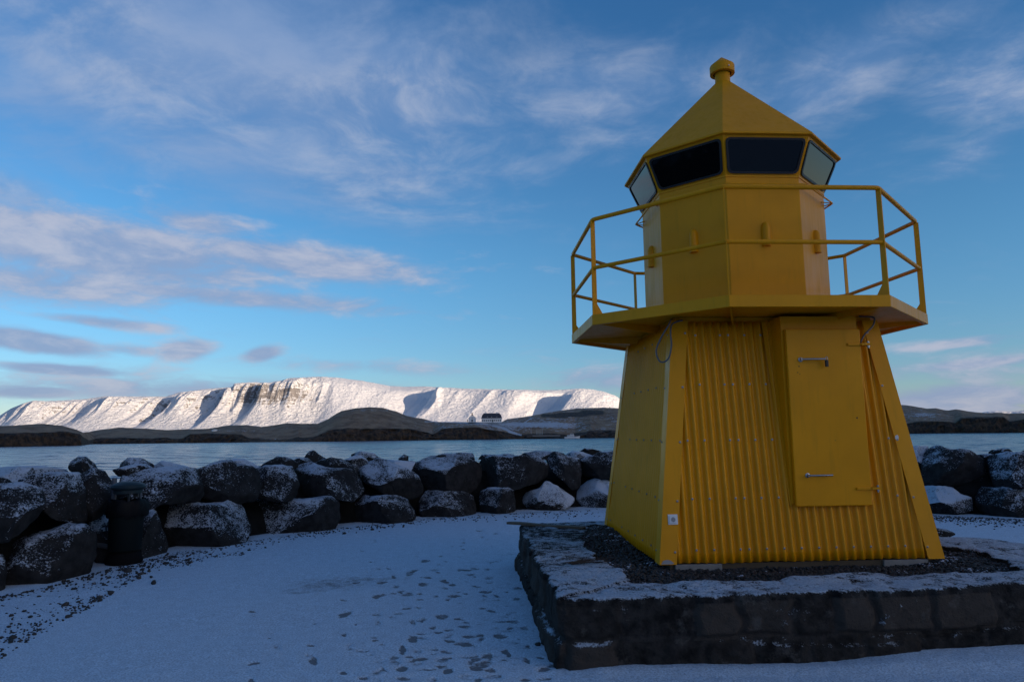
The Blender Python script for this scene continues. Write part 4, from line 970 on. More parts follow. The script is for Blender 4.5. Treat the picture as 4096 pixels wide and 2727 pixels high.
# plank on the far left corner of the plinth and twigs on its top
p0 = Vector(atz(2031, 2088, .50)); p0 = Vector(aty(2031, 2090, 8.72)); p1 = Vector(aty(2338, 2111, 8.25))
ln = (p1-p0); ln_ = ln.normalized(); sdv = Vector((-ln_.y, ln_.x, 0)).normalized(); upv = ln_.cross(sdv)
if upv.z < 0: upv = -upv
b = MB(); n = 14; v = []
for i in range(n+1):
    t = i/n; p = p0+ln*t; wd = .055*(1-.25*t)*(.6+.4*min(1, t*12)); th = .013
    for a_, c_ in ((-1, -1), (1, -1), (1, 1), (-1, 1)): v.append(p+sdv*wd*a_+upv*(th*c_+.004*sin(t*9)))
f = [(i*4+j, i*4+(j+1) % 4, (i+1)*4+(j+1) % 4, (i+1)*4+j) for i in range(n) for j in range(4)]+[(3, 2, 1, 0), tuple(n*4+j for j in range(4))]
b.add(v, f)
MWOOD = mat('weathered wood', lambda k, b_: (k.put(b_.inputs['Base Color'], k.mix(k.noise(k.vm('MULTIPLY', P(k), (3., 30., 30.)), 3., 5., .6), (.05, .035, .022), (.17, .12, .08))), bump(k, b_, k.noise(k.vm('MULTIPLY', P(k), (3., 30., 30.)), 5., 4.), .003)))
tag(b.build('wooden_plank', MWOOD, bevel=.003), 'weathered wooden plank lying across the far left corner of the stone plinth', 'plank')
rng = random.Random(4); b = MB()
for i in range(16):
    q0 = Vector(aty(2270+rng.uniform(-12, 60), 2290-rng.uniform(-4, 12), 6.02+rng.uniform(-.03, .03))); q1 = Vector(aty(2480-rng.uniform(0, 90), 2270+rng.uniform(-3, 12), 6.12+rng.uniform(-.05, .05)))
    q0.z = .475+rng.uniform(-.004, .015); q1.z = .478+rng.uniform(0, .03); mid = (q0+q1)/2+Vector((0, rng.uniform(-.03, .03), rng.uniform(-.004, .012)))
    b.tube(curve_pts([q0, mid, q1], 4), [.0032-.0003*j for j in range(9)], 5)
for i in range(3):
    q0 = Vector(aty(2370+i*14, 2281, 6.08)); q0.z = .478; b.tube([q0, q0+Vector((.05, -.05, .002))], .0022, 5)
tag(b.build('dry_twigs', plain('dry twig bark', (.035, .024, .018), .9), smooth=True), 'small bunch of dry twigs lying on the snowy left side of the plinth', 'twigs')

# ------------------------------------------------------------------ boulders: outlines surveyed from where the viewer stands, each with its own distance and thickness
ca = lambda p: (p[0]*.4144, 1780+p[1]*.4144)
cb = lambda p: (600+p[0]*.3397, 1780+p[1]*.3397)
cc = lambda p: (1250+p[0]*.29724, 1780+p[1]*.29724)
cd_ = lambda p: (1850+p[0]*.26327, 1760+p[1]*.26327)
ce = lambda p: (3600+p[0]*.27418, 1700+p[1]*.27418)
def boulder(conv, pts, label, back=0., thick=.42, seed=1, snow=0, facets=5, group=None, lean=.25, name='boulder', Yabs=None):
    px = np.array([conv(p) for p in pts]); cx, cy = px.mean(0)
    Y = foot_y(cx)+back
    if Yabs: Y = Yabs
    d0 = ray(cx, cy); h = hypot(d0[0], d0[1]); fw = np.array([d0[0]/h, d0[1]/h, 0]); rt = np.array([fw[1], -fw[0], 0])
    # sight lines meet an upright plane through the boulder's middle
    cen = aty(cx, cy, Y+thick*.75)
    P3 = []
    for (x, y) in px:
        d = ray(x, y); t = ((cen-O)@fw)/(d@fw); q = O+d*t-cen; P3.append((q@rt, q[2]))
    P3 = np.array(P3); P3 -= 0
    c2 = P3.mean(0)
    # radius as a function of angle, smoothed polygon
    n = 84; th = np.linspace(0, 2*pi, n, endpoint=False); ang = np.unwrap(np.arctan2(P3[:, 1]-c2[1], P3[:, 0]-c2[0]))
    if ang[-1] < ang[0]: P3 = P3[::-1]
    Q = np.vstack([P3, P3[:1]]); L = np.r_[0, np.cumsum(np.hypot(*np.diff(Q, axis=0).T))]; s = np.linspace(0, L[-1], 600, endpoint=False)
    B = np.stack([np.interp(s, L, Q[:, j]) for j in (0, 1)], -1); w_ = np.hanning(21); w_ /= w_.sum(); B = np.stack([np.convolve(np.r_[B[-10:, j], B[:, j], B[:10, j]], w_, 'valid') for j in (0, 1)], -1)
    bt = np.arctan2(B[:, 1]-c2[1], B[:, 0]-c2[0]); br = np.hypot(B[:, 0]-c2[0], B[:, 1]-c2[1]); o_ = np.argsort(bt); rad = np.interp(th, np.r_[bt[o_]-2*pi, bt[o_], bt[o_]+2*pi], np.r_[br[o_], br[o_], br[o_]])
    rad *= 1.05
    m = 30; ph = np.linspace(-pi/2, pi/2, m)
    PH, TH = np.meshgrid(ph, th, indexing='ij'); R_ = np.interp(TH, np.r_[th, 2*pi], np.r_[rad, rad[0]])
    cr = np.abs(np.cos(PH))**.42; U = c2[0]+R_*cr*np.cos(TH); W = c2[1]+R_*cr*np.sin(TH)
    half_ = thick; Dp = np.sign(PH)*np.abs(np.sin(PH))**.8*half_
    rng = np.random.default_rng(seed); size = max(np.ptp(P3[:, 0]), np.ptp(P3[:, 1]))/2
    hw, hh = np.ptp(P3[:, 0])/2, np.ptp(P3[:, 1])/2
    un = (U-c2[0])/hw; wn = (W-c2[1])/hh
    for i in range(facets):     # flat broken faces on the side towards the viewer
        if i == 0: a_, b_, k_ = rng.uniform(-.1, .1), .95, .80
        elif i == 1: a_, b_, k_ = rng.uniform(-.2, .2), -.30, .92
        else:
            a_, b_, k_ = rng.choice([-1, 1])*rng.uniform(.45, 1.0), rng.uniform(-.2, .7), rng.uniform(.85, 1.05)
        lim = -half_*(k_-(a_*un+b_*wn)*.55)
        Dp = np.where(Dp < 0, np.maximum(Dp, np.minimum(lim, half_*.5)), Dp)
    V = cen[None, None]+rt*U[..., None]+np.array([0, 0, 1.])*W[..., None]+fw*(Dp+lean*(W-c2[1]))[..., None]
    V = V.reshape(-1, 3); ctr = V.mean(0); dirn = V-ctr; dirn /= np.linalg.norm(dirn, axis=1)[:, None]+1e-9
    face = 1-.45*cr.reshape(-1)
    V = V+dirn*((fbm(V*1.9+seed*7.1, 3, 5)*.09+(.25-np.abs(fbm(V*3.4+seed*3.3, 3, 6)))*.10)*face*min(1.3, size/.5)+fbm(V*17+seed, 3, 7)*.009)[:, None]
    e0 = [(V@a_).min() for a_ in (rt, np.array([0, 0, 1.]))]+[(V@a_).max() for a_ in (rt, np.array([0, 0, 1.]))]
    for i in range(11):     # broken planes
        ax = rng.uniform(-1.1, 1.1); up = rng.uniform(-.5, 1.2); nn_ = rt*ax+np.array([0, 0, 1.])*up-fw*rng.uniform(.35, 1.); nn_ /= np.linalg.norm(nn_)
        sp = (V-ctr)@nn_; lim = sp.max()*rng.uniform(.60, .86); V = V-nn_[None]*(np.clip(sp-lim, 0, None)*.95)[:, None]
    for j_, a_ in enumerate((rt, np.array([0, 0, 1.]))):     # keep the surveyed width and height
        q_ = V@a_; V = V+a_[None]*((e0[j_]+(q_-q_.min())/(np.ptp(q_))*(e0[2+j_]-e0[j_]))-q_)[:, None]
    V = V+dirn*(fbm(V*9+seed*5.3, 4, 8)*.018)[:, None]
    org = np.array([ctr[0], ctr[1], V[:, 2].min()])
    o = mesh(name, V-org, grid_faces(m, n, wrap=True), MROCKS if snow else MROCK, smooth=True); o.location = org
    return tag(o, label, 'boulder', group)
GB, GU, GT = 'boulders in the lower course of the sea wall', 'boulders in the upper course of the sea wall', 'boulders showing behind the top of the sea wall'
BL = [
 (ca, [(-140,1120),(-30,1085),(25,1110),(62,1200),(40,1400),(-60,1560),(-160,1500)], 'boulder cut off by the left edge of the picture, at the foot of the wall', 0, .40, GB, 0),
 (ca, [(20,1090),(60,990),(250,905),(450,850),(640,785),(800,795),(900,860),(900,1060),(850,1230),(700,1300),(400,1370),(110,1420),(45,1260)], 'huge slanting boulder with a snow-speckled face, left of the litter bin', 0, .55, GB, 1),
 (ca, [(850,715),(1050,690),(1180,760),(1250,1100),(1150,1160),(960,1160),(880,1000)], 'dark bare boulder standing behind the litter bin', .25, .40, GB, 0),
 (ca, [(1180,690),(1330,655),(1430,630),(1500,655),(1550,760),(1610,980),(1590,1055),(1480,1100),(1340,1120),(1150,1090)], 'upright boulder with a speckled side, just right of the litter bin', .12, .38, GB, 1),
 (cb, [(115,900),(150,790),(290,700),(430,665),(560,705),(650,712),(860,690),(980,635),(1050,650),(1120,760),(1180,870),(1190,980),(1150,1090),(900,1140),(500,1190),(250,1185),(170,1100)], 'broad saddle-topped boulder, second right of the litter bin in the lower course', 0, .60, GB, 1),
 (cb, [(1200,650),(1260,642),(1500,670),(1800,660),(2080,620),(2210,640),(2235,760),(2200,900),(2130,990),(1800,1040),(1500,1080),(1300,1020),(1225,850)], 'long flat-topped boulder with a snowy diagonal streak across its face', 0, .58, GB, 1),
 (cc, [(475,770),(560,740),(700,678),(800,705),(1000,700),(1180,715),(1270,750),(1340,880),(1358,985),(1200,1015),(1000,1025),(750,1080),(600,1090),(500,950)], 'bare grey boulder with a snow patch in the notch of its top edge', 0, .52, GB, 0),
 (cc, [(1455,690),(1480,642),(1560,635),(1800,655),(1960,650),(2160,680),(2190,850),(2180,935),(1900,965),(1680,990),(1500,975),(1440,850)], 'brick-shaped dark boulder with a thin snow cap in the lower course', 0, .45, GB, 0),
 (cd_, [(262,790),(400,730),(560,735),(700,725),(790,770),(797,950),(785,1060),(600,1105),(400,1115),(270,1095),(250,900)], 'small cube-shaped boulder covered in snow specks in the lower course', 0, .40, GB, 1),
 (cd_, [(900,980),(1000,810),(1180,740),(1265,638),(1360,680),(1500,770),(1668,890),(1640,965),(1500,1015),(1250,1065),(1000,1095),(900,1065)], 'pointed pyramid-shaped boulder white with snow in the lower course', .05, .50, GB, 2),
 (cd_, [(1715,800),(1880,645),(2010,590),(2250,605),(2520,640),(2640,800),(2590,1010),(2200,1025),(1900,1045),(1760,1000)], 'snowy rounded boulder half hidden by the left edge of the lighthouse', 0, .50, GB, 2),
 (ce, [(60,960),(300,905),(660,878),(780,930),(860,1010),(1010,1060),(1028,1230),(900,1275),(600,1310),(300,1320),(80,1290)], 'low snowy wedge-shaped boulder right of the lighthouse', 0, .55, GB, 2),
 (ce, [(1130,1100),(1155,985),(1210,915),(1370,930),(1900,950),(2160,1000),(2160,1360),(1600,1370),(1250,1365),(1120,1290)], 'dark bare block at the right edge, in the lower course', 0, .5, GB, 0),
 (ca, [(-190,430),(0,392),(200,380),(380,440),(445,560),(370,690),(200,830),(0,925),(-220,930)], 'dark smooth boulder with a single snow fleck, at the far left in the upper course', .15, .55, GU, 0),
 (ca, [(180,360),(300,300),(480,280),(640,272),(775,275),(812,420),(830,725),(700,720),(560,690),(420,610),(360,450)], 'wide speckled boulder between the dark smooth one and the litter bin', .35, .55, GU, 1),
 (ca, [(775,300),(900,232),(1020,260),(1100,400),(1080,560),(960,670),(850,720),(785,600)], 'boulder with snow drifted down its right side, behind the top of the litter bin', .40, .50, GU, 0),
 (cb, [(-280,330),(-100,300),(60,283),(250,283),(400,288),(540,300),(590,450),(612,600),(560,675),(400,675),(150,665),(-60,745),(-200,730),(-340,600),(-340,420)], 'large speckled boulder in the upper course right of the litter bin', .35, .62, GU, 0),
 (cb, [(565,300),(700,245),(830,205),(950,193),(1000,240),(1200,280),(1270,330),(1303,450),(1280,560),(1200,655),(1050,680),(800,650),(650,610),(590,480)], 'big dark boulder with a curved snow ledge across its face', .30, .62, GU, 0),
 (cb, [(1245,290),(1350,262),(1550,250),(1680,270),(1720,400),(1742,470),(1700,610),(1600,650),(1400,650),(1260,610),(1240,560),(1290,450)], 'cube-like boulder with a white face between two darker ones', .32, .48, GU, 1),
 (cc, [(-258,343),(-170,290),(-20,262),(60,285),(170,333),(440,348),(560,368),(640,480),(697,620),(640,680),(420,725),(200,735),(0,700),(-180,650),(-262,500)], 'long dark boulder with a frosted upper edge in the middle of the wall', .30, .62, GU, 0),
 (cc, [(588,330),(700,260),(880,176),(1000,195),(1150,258),(1300,328),(1410,430),(1457,520),(1440,650),(1330,705),(1180,705),(1000,640),(800,520),(690,490),(630,410)], 'ridge-backed boulder rising to a peak, bare below and speckled above', .30, .62, GU, 1),
 (cc, [(1318,330),(1400,240),(1560,180),(1700,163),(1850,165),(2080,170),(2200,240),(2262,310),(2262,480),(2200,590),(2060,650),(1800,640),(1560,650),(1460,570),(1430,460)], 'massive boulder with a snow-crusted shoulder in the upper course', .28, .62, GU, 1),
 (cd_, [(270,390),(380,280),(550,243),(950,236),(1200,253),(1285,330),(1307,450),(1283,560),(1100,650),(900,700),(600,740),(350,715),(278,560)], 'widest blocky boulder of the upper course with a frosted rim', .26, .55, GU, 0),
 (cd_, [(1305,300),(1390,180),(1500,215),(1600,260),(1780,290),(1793,450),(1745,700),(1650,745),(1540,630),(1430,530),(1318,400)], 'narrow wedge-shaped boulder pointing down between two larger ones', .25, .45, GU, 1),
 (cd_, [(1788,320),(1880,270),(2090,188),(2300,178),(2520,250),(2640,400),(2540,530),(2200,570),(1900,550),(1798,450)], 'boulder of the upper course partly behind the left edge of the lighthouse', .25, .50, GU, 0),
 (ce, [(318,480),(360,390),(450,318),(560,318),(680,368),(860,363),(1000,410),(1280,560),(1303,650),(1250,770),(1100,830),(700,880),(400,890),(318,750)], 'big humped boulder right of the lighthouse with a bare dark left end', .25, .62, GU, 0),
 (ce, [(1288,520),(1340,450),(1500,413),(1800,403),(2120,420),(2170,700),(2000,890),(1500,940),(1380,860),(1325,700)], 'boulder at the right edge with a frosted top and bare lower half', .25, .55, GU, 0),
 (ca, [(666,200),(690,150),(760,116),(830,116),(900,180),(945,235),(860,268),(740,280),(680,240)], 'small dark peaked rock alone on top of the wall at the left', 1.1, .28, GT, 0),
 (ca, [(-150,240),(100,213),(350,215),(600,248),(660,290),(400,360),(0,380),(-150,360)], 'low snow-covered rocky hump at the far left on top of the wall', 1.2, .6, GT, 2),
 (ca, [(-80,300),(20,303),(115,362),(60,410),(-80,420)], 'small dark rock at the left edge above the smooth boulder', .75, .3, GT, 0),
 (ca, [(1180,185),(1250,128),(1370,130),(1480,185),(1520,240),(1350,270),(1160,250)], 'jagged snowy rock on top of the wall right of the peaked dark one', 1.5, .35, GT, 1),
 (ca, [(1080,240),(1250,193),(1400,188),(1495,232),(1420,290),(1150,300)], 'flat half-snowed rock just above and right of the litter bin', 1.0, .35, GT, 1),
 (cb, [(40,245),(160,193),(250,208),(450,258),(555,297),(300,345),(40,320)], 'snow-smothered mound of rock left of the big dark boulder', 1.1, .4, GT, 2),
 (cb, [(820,200),(930,183),(1100,178),(1200,210),(1292,277),(1240,330),(1000,330),(850,260)], 'smooth snow-topped rock behind the big dark boulder', 1.0, .4, GT, 2),
 (cb, [(1303,272),(1380,210),(1500,148),(1620,155),(1745,240),(1700,300),(1500,275)], 'grey rock with snow streaks behind the cube-like boulder', 1.0, .35, GT, 1),
 (cb, [(1630,195),(1750,150),(1850,153),(1915,207),(1800,250),(1700,245)], 'small lumpy rock below the sharp peak', 1.4, .3, GT, 1),
 (cb, [(1828,150),(1870,90),(1920,64),(1980,110),(2065,160),(2030,210),(1890,215)], 'highest sharp-peaked rock on the wall, dark on the left and white on the right', 1.8, .3, GT, 0),
 (cc, [(20,268),(120,208),(280,173),(390,190),(480,240),(588,300),(580,365),(420,355),(170,340)], 'dark bare rock wedged behind the long frosted boulder', .8, .4, GT, 0),
 (cc, [(420,215),(600,130),(700,178),(760,232),(640,350),(520,290)], 'steep pile of clean snow on a rock behind the ridge-backed boulder', 1.1, .35, GT, 2),
 (cc, [(515,135),(640,83),(820,108),(905,180),(760,225),(600,155)], 'frosted rock just above the steep pile of snow', 1.8, .35, GT, 1),
 (cc, [(1168,215),(1168,178),(1230,126),(1287,150),(1287,218),(1230,228)], 'little dark upright rock standing alone on the snow', 1.5, .2, GT, 0),
 (cc, [(1290,236),(1320,204),(1392,228),(1345,248)], 'tiny dark stone beside the little upright rock', 1.3, .15, GT, 0),
 (cc, [(980,200),(1180,218),(1390,238),(1340,345),(1130,320)], 'saddle of snow over rock between the ridge-backed and massive boulders', .9, .4, GT, 2),
 (cc, [(1645,172),(1700,127),(1790,128),(1835,168),(1740,185)], 'small dark rock left of the long flat one above the massive boulder', .9, .2, GT, 0),
 (cc, [(1875,152),(1900,116),(2000,108),(2150,108),(2178,205),(2080,190),(1950,170)], 'long flat dark rock above the massive boulder', .9, .25, GT, 0),
 (cd_, [(235,295),(300,223),(480,218),(420,290)], 'low frosted rock left of the widest blocky boulder', 1.3, .25, GT, 1),
 (cd_, [(510,245),(620,213),(760,218),(800,255),(650,275)], 'thin snowy slab lying behind the widest blocky boulder', 1.0, .3, GT, 1),
 (cd_, [(895,245),(960,198),(1120,173),(1385,182),(1350,310),(1250,280),(1100,260)], 'snow-topped rock between the widest boulder and the wedge-shaped one', .85, .35, GT, 1),
 (cd_, [(1560,240),(1680,168),(1800,178),(1980,240),(1900,320),(1620,300)], 'clean white drift over a rock left of the lighthouse', .8, .35, GT, 2),
 (cd_, [(1775,190),(1870,128),(2000,148),(2140,190),(1980,250)], 'tilted snowy slab behind the white drift left of the lighthouse', 1.3, .3, GT, 1),
 (ce, [(1110,430),(1400,428),(1330,530),(1280,575)], 'dark rock in the gap between the humped boulder and the right edge one', .9, .3, GT, 0),
 (ce, [(1280,402),(1350,358),(1480,343),(1580,353),(1660,405),(1400,440)], 'dark rounded rock showing above the wall near the right edge', 1.6, .3, GT, 0),
 (ce, [(60,350),(250,325),(410,315),(350,480),(290,640),(120,680)], 'snow-covered rock between the lighthouse and the humped boulder', .7, .4, GT, 2),
 (ce, [(1750,408),(1810,368),(2050,380),(2050,440)], 'dark rock tip cut off by the right edge above the wall', 1.6, .3, GT, 0)]
boulder(lambda p: p, [(3700, 2150), (3716, 2122), (3745, 2115), (3790, 2126), (3822, 2142), (3760, 2160)], 'low flat stone lying behind the right back corner of the plinth', 0, .2, seed=7, snow=0, Yabs=7.9, name='stone')
MROCKW = mat('basalt under fresh snow', lambda k, b: snowy(k, b, (.0150, .0150, .0158), -.10, .32, 13., 1.8, .03, salt=3.2))
for i, (cv, pts, lab, back, th_, grp, sn) in enumerate(BL):
    o = boulder(cv, pts, lab, back, th_, seed=i*3+2, snow=sn, group=grp, lean=.30 if sn else .22)
    if sn == 2: o.data.materials[0] = MROCKW

# ------------------------------------------------------------------ litter bin with a bag, in front of the boulders
bp = atz(*ca((1195, 1135)), 0)
BINL = tag(empty('litter_bin', (bp[0], bp[1], 0), radians(-24)), 'dark round litter bin with a domed hood and black bag, in front of the boulders', 'litter bin')
MBG = plain('dark green enamel', (.005, .008, .009), .6, spec=.08); MBK = plain('black bag plastic', (.004, .004, .005), .6, 0, .2, 20, .12); MPIPE = plain('galvanised post', (.06, .07, .09), .5, .2)
b = MB().lathe([(0, .16), (.185, .16), (.19, .17), (.20, .60), (.203, .67)], 32); b.build('body', MBG, BINL, auto=True)
b = MB()
for j in range(32): pass
nn = 48; prof = [(.190, .78), (.205, .785), (.215, .77), (.222, .72), (.228, .66), (.226, .60), (.215, .575)]
v = []
for i, (r, z) in enumerate(prof):
    for j in range(nn):
        a = 2*pi*j/nn; rr = r+.010*sin(a*7+i*.8)*(i > 1)+.007*sin(a*17+i*1.9)+.02*(cos(a-.3) > .8)*(i > 2); v.append((rr*cos(a), rr*sin(a), z+.014*sin(a*5+1)+.012*sin(a*13+i)))
b.add(v, [(i*nn+j, i*nn+(j+1) % nn, (i+1)*nn+(j+1) % nn, (i+1)*nn+j) for i in range(len(prof)-1) for j in range(nn)]); b.build('bag', MBK, BINL, smooth=True)
b = MB().lathe([(.17, .90), (.198, .925), (.20, .94), (.185, .968), (.13, .995), (.06, 1.005), (0, 1.007)], 32); b.lathe([(.165, .90), (.165, .86)], 32); b.build('hood', plain('blue-green hood', (.012, .024, .030), .5, spec=.2), BINL, auto=True)
for a in (.6, 2.4, 4.4):
    b = MB(); b.box((.15*cos(a)-.012, .15*sin(a)-.012, .66), (.15*cos(a)+.012, .15*sin(a)+.012, .93)); b.build('hood_stay', MPIPE, BINL)
b = MB(); b.box((-.03, .10, .80), (.06, .13, .92)); b.build('inner_plate', plain('grey plate', (.09, .10, .11), .5), BINL)
b = MB(); b.lathe([(0, 0), (.030, 0), (.030, 1.035), (.027, 1.045), (0, 1.046)], 16, c=(-.238, -.02)); b.build('post', MPIPE, BINL, auto=True)
b = MB(); b.lathe([(0, .0), (.21, .0), (.215, .03), (.20, .10), (.15, .16), (0, .16)], 28); b.build('foot', plain('black foot', (.006, .006, .007), .8, spec=.05), BINL, auto=True)
b = MB(); b.tube([(-.15, -.10, .20), (-.34, -.10, .215), (-.42, -.10, .23)], .032, 12); b.box((-.47, -.16, .15), (-.43, -.04, .33)); b.build('bracket', plain('dull iron bracket', (.085, .088, .095), .7), BINL, bevel=.004)

# ------------------------------------------------------------------ far shore things
MWALL = plain('white render', (.80, .79, .78), .8, 0, .05, .3); MROOF = plain('dark slate roof', (.045, .050, .065), .7, 0, .35, .4); MWIN = plain('dark sash window', (.05, .05, .055), .3); MFRM = plain('light window frame', (.55, .55, .55), .6)
def farframe(x0, x1, ybase, D):
    a = atd(x0, ybase, D); c = atd(x1, ybase, D); u = Vector(c-a); W = u.length; u.normalize(); u.z = 0
    ctr = (Vector(a)+Vector(c))/2; return ctr, W, atan2(u.y, u.x), 2803/D
ctr, W, rz, pk = farframe(1926, 2007, 1687.5, 962)
def far(py0, py1, D): return abs(py1-py0)*D/2803
HW = W/2; hwall = far(1672, 1687, 962)+.8; hroof = far(1651.5, 1672, 962)
hs = tag(empty('manor_house', ctr-Vector((0, 0, .8)), rz), 'long white manor house with dark hipped roof on the island', 'house')
b = MB(); b.box((-HW, 0, 0), (HW, 11, hwall)); b.build('wall', MWALL, hs)
b = MB(); v = [(-HW-.4, -.5, hwall), (HW+.4, -.5, hwall), (HW+.4, 11.5, hwall), (-HW-.4, 11.5, hwall), (-HW+.9, 2.6, hwall+hroof*.62), (HW-.9, 2.6, hwall+hroof*.62), (HW-.9, 8.4, hwall+hroof*.62), (-HW+.9, 8.4, hwall+hroof*.62), (-HW+3.2, 5.5, hwall+hroof), (HW-3.2, 5.5, hwall+hroof)]
b.add(v, [(0, 1, 5, 4), (1, 2, 6, 5), (2, 3, 7, 6), (3, 0, 4, 7), (4, 5, 9, 8), (5, 6, 9), (6, 7, 8, 9), (7, 4, 8), (3, 2, 1, 0)]); rf = b.build('roof', MROOF, hs)
for x in (-HW+6.0, HW-6.8):
    b = MB(); b.box((x-.8, 4.8, hwall+hroof-1), (x+.8, 6.2, hwall+hroof+1.3)); b.build('chimney', MWALL, rf)
for x in (-HW*.40, 0, HW*.52):
    b = MB(); b.box((x-.75, .6, hwall+hroof*.16), (x+.75, 2.4, hwall+hroof*.36)); b.box((x-1.0, .4, hwall+hroof*.36), (x+1.0, 2.9, hwall+hroof*.44)); b.build('dormer', MROOF, rf)
    b = MB(); b.box((x-.5, .55, hwall+hroof*.19), (x+.5, .62, hwall+hroof*.34)); b.build('window', MFRM, rf)
for i in range(10):
    x = -HW+W*(i+.62)/10.25
    if i == 5:
        b = MB(); b.box((x-.95, -.06, .8), (x+.95, .02, 4.2)); b.build('door', MWIN, hs); continue
    b = MB(); b.box((x-.80, -.05, 1.9), (x+.80, .02, 4.1)); wn = b.build('window', MFRM, hs)
    b = MB(); b.box((x-.66, -.09, 2.03), (x+.66, -.04, 3.97)); b.build('pane', MWIN, wn)
ctr, W, rz, pk = farframe(1873.6, 1903.5, 1686, 968)
ch = tag(empty('chapel', ctr-Vector((0, 0, .8)), rz), 'small white chapel with a bell turret left of the manor house on the island', 'chapel')
HW = W/2; hw_ = far(1671, 1686, 968)+.8; ga = far(1662, 1686, 968)+.8
b = MB(); b.add([(-HW, 0, 0), (HW, 0, 0), (HW, 0, hw_), (HW*.33, 0, ga-.3), (-HW*.33, 0, ga-.3), (-HW, 0, hw_), (-HW, 16, 0), (HW, 16, 0), (HW, 16, hw_), (HW*.33, 16, ga-.3), (-HW*.33, 16, ga-.3), (-HW, 16, hw_)],
  [(0, 1, 2, 3, 4, 5), (11, 10, 9, 8, 7, 6), (1, 7, 8, 2), (5, 11, 6, 0)]); b.build('wall', MWALL, ch)
b = MB(); b.add([(-HW-.2, .02, hw_), (-HW*.33, .02, ga), (HW*.33, .02, ga), (HW+.2, .02, hw_), (0, 2.6, ga+1.9), (-HW-.2, 16, hw_), (HW+.2, 16, hw_), (0, 16, ga+1.9)], [(1, 2, 4), (0, 1, 4, 7, 5), (2, 3, 6, 7, 4)]); b.build('roof', MROOF, ch)
b = MB(); b.box((-.7, 2.0, ga+1.2), (.7, 3.4, ga+3.0)); b.add([(-.9, 1.8, ga+3.0), (.9, 1.8, ga+3.0), (.9, 3.6, ga+3.0), (-.9, 3.6, ga+3.0), (0, 2.7, ga+4.4)], [(0, 1, 4), (1, 2, 4), (2, 3, 4), (3, 0, 4)]); b.build('bell_turret', MROOF, ch)
b = MB(); b.box((-.85, -.06, .6), (.85, .02, 3.9)); b.build('door', MWIN, ch)
b = MB(); b.box((-.5, -.06, 5.4), (.5, .02, 6.6)); b.build('window', MWIN, ch)
MPOLE = plain('white pole', (.72, .72, .72), .5); MDW = plain('dark weathered wood', (.05, .045, .04), .8)
def pole(name, px, y0, y1, D, r, label, cat, mt=MPOLE, group=None, ball=True):
    p = atd(px, y0, D); h = far(y0, y1, D); b = MB().lathe([(0, -1), (r*1.3, -1), (r, h*.3), (r*.7, h), (0, h)], 8)
    if ball: b.lathe([(0, h-.1), (r*1.4, h), (r*1.4, h+.25), (0, h+.4)], 8)
    o = b.build(name, mt, auto=True); o.location = p; return tag(o, label, cat, group)
pole('flagpole', 2068.5, 1677, 1634, 965, .16, 'tall white flagpole on the slope right of the manor house', 'flagpole')
for i, (x, y0, y1) in enumerate([(2125, 1742, 1717.5), (2145.6, 1738, 1717), (2151.5, 1738, 1716.5), (2156.8, 1738, 1717), (2163.5, 1738, 1716.5), (2169.3, 1738, 1716)]):
    lab = 'lone white flagpole left of the cluster at the island landing' if i == 0 else ['first', 'second', 'third', 'fourth', 'fifth'][i-1]+' from the left in the close row of white flagpoles behind the jetty'
    pole('flagpole', x, y0, y1, 925, .13, lab, 'flagpole', group='flagpoles at the island landing')
pole('lamp_post', 1967.3, 1717, 1694, 925, .14, 'lamp post beside the snowy path below the manor house', 'lamp post', MDW)
o = pole('signal_mast', 2333.8, 1633, 1622, 1010, .16, 'thin dark mast on the skyline of the island left of the lighthouse', 'mast', MDW)
pole('cairn', 2439.8, 1631, 1625.5, 1040, .5, 'small dark cairn on the skyline close to the lighthouse edge', 'cairn', MDW, ball=False)
# small conifer by the chapel
p = atd(1869.5, 1688, 955); h = far(1688, 1675, 955); tr = tag(empty('conifer_tree', p), 'small dark conifer beside the left wall of the chapel', 'tree')
b = MB().lathe([(0, -.5), (.22, -.5), (.12, h*.9)], 6); b.build('trunk', MDW, tr)
rng = random.Random(2); b = MB()
for i in range(420):
    t = rng.random()**.8; z = .5+t*(h-.5); r = (1-t)*1.35*rng.uniform(.4, 1); a = rng.uniform(0, 2*pi); q = Vector((r*cos(a), r*sin(a), z)); s_ = .28
    e = [Vector((rng.uniform(-s_, s_), rng.uniform(-s_, s_), rng.uniform(-s_, s_*.4))) for _ in range(3)]; b.add([q+k_ for k_ in e], [(0, 1, 2)])
b.build('crown', plain('conifer needles', (.02, .035, .02), .8), tr)
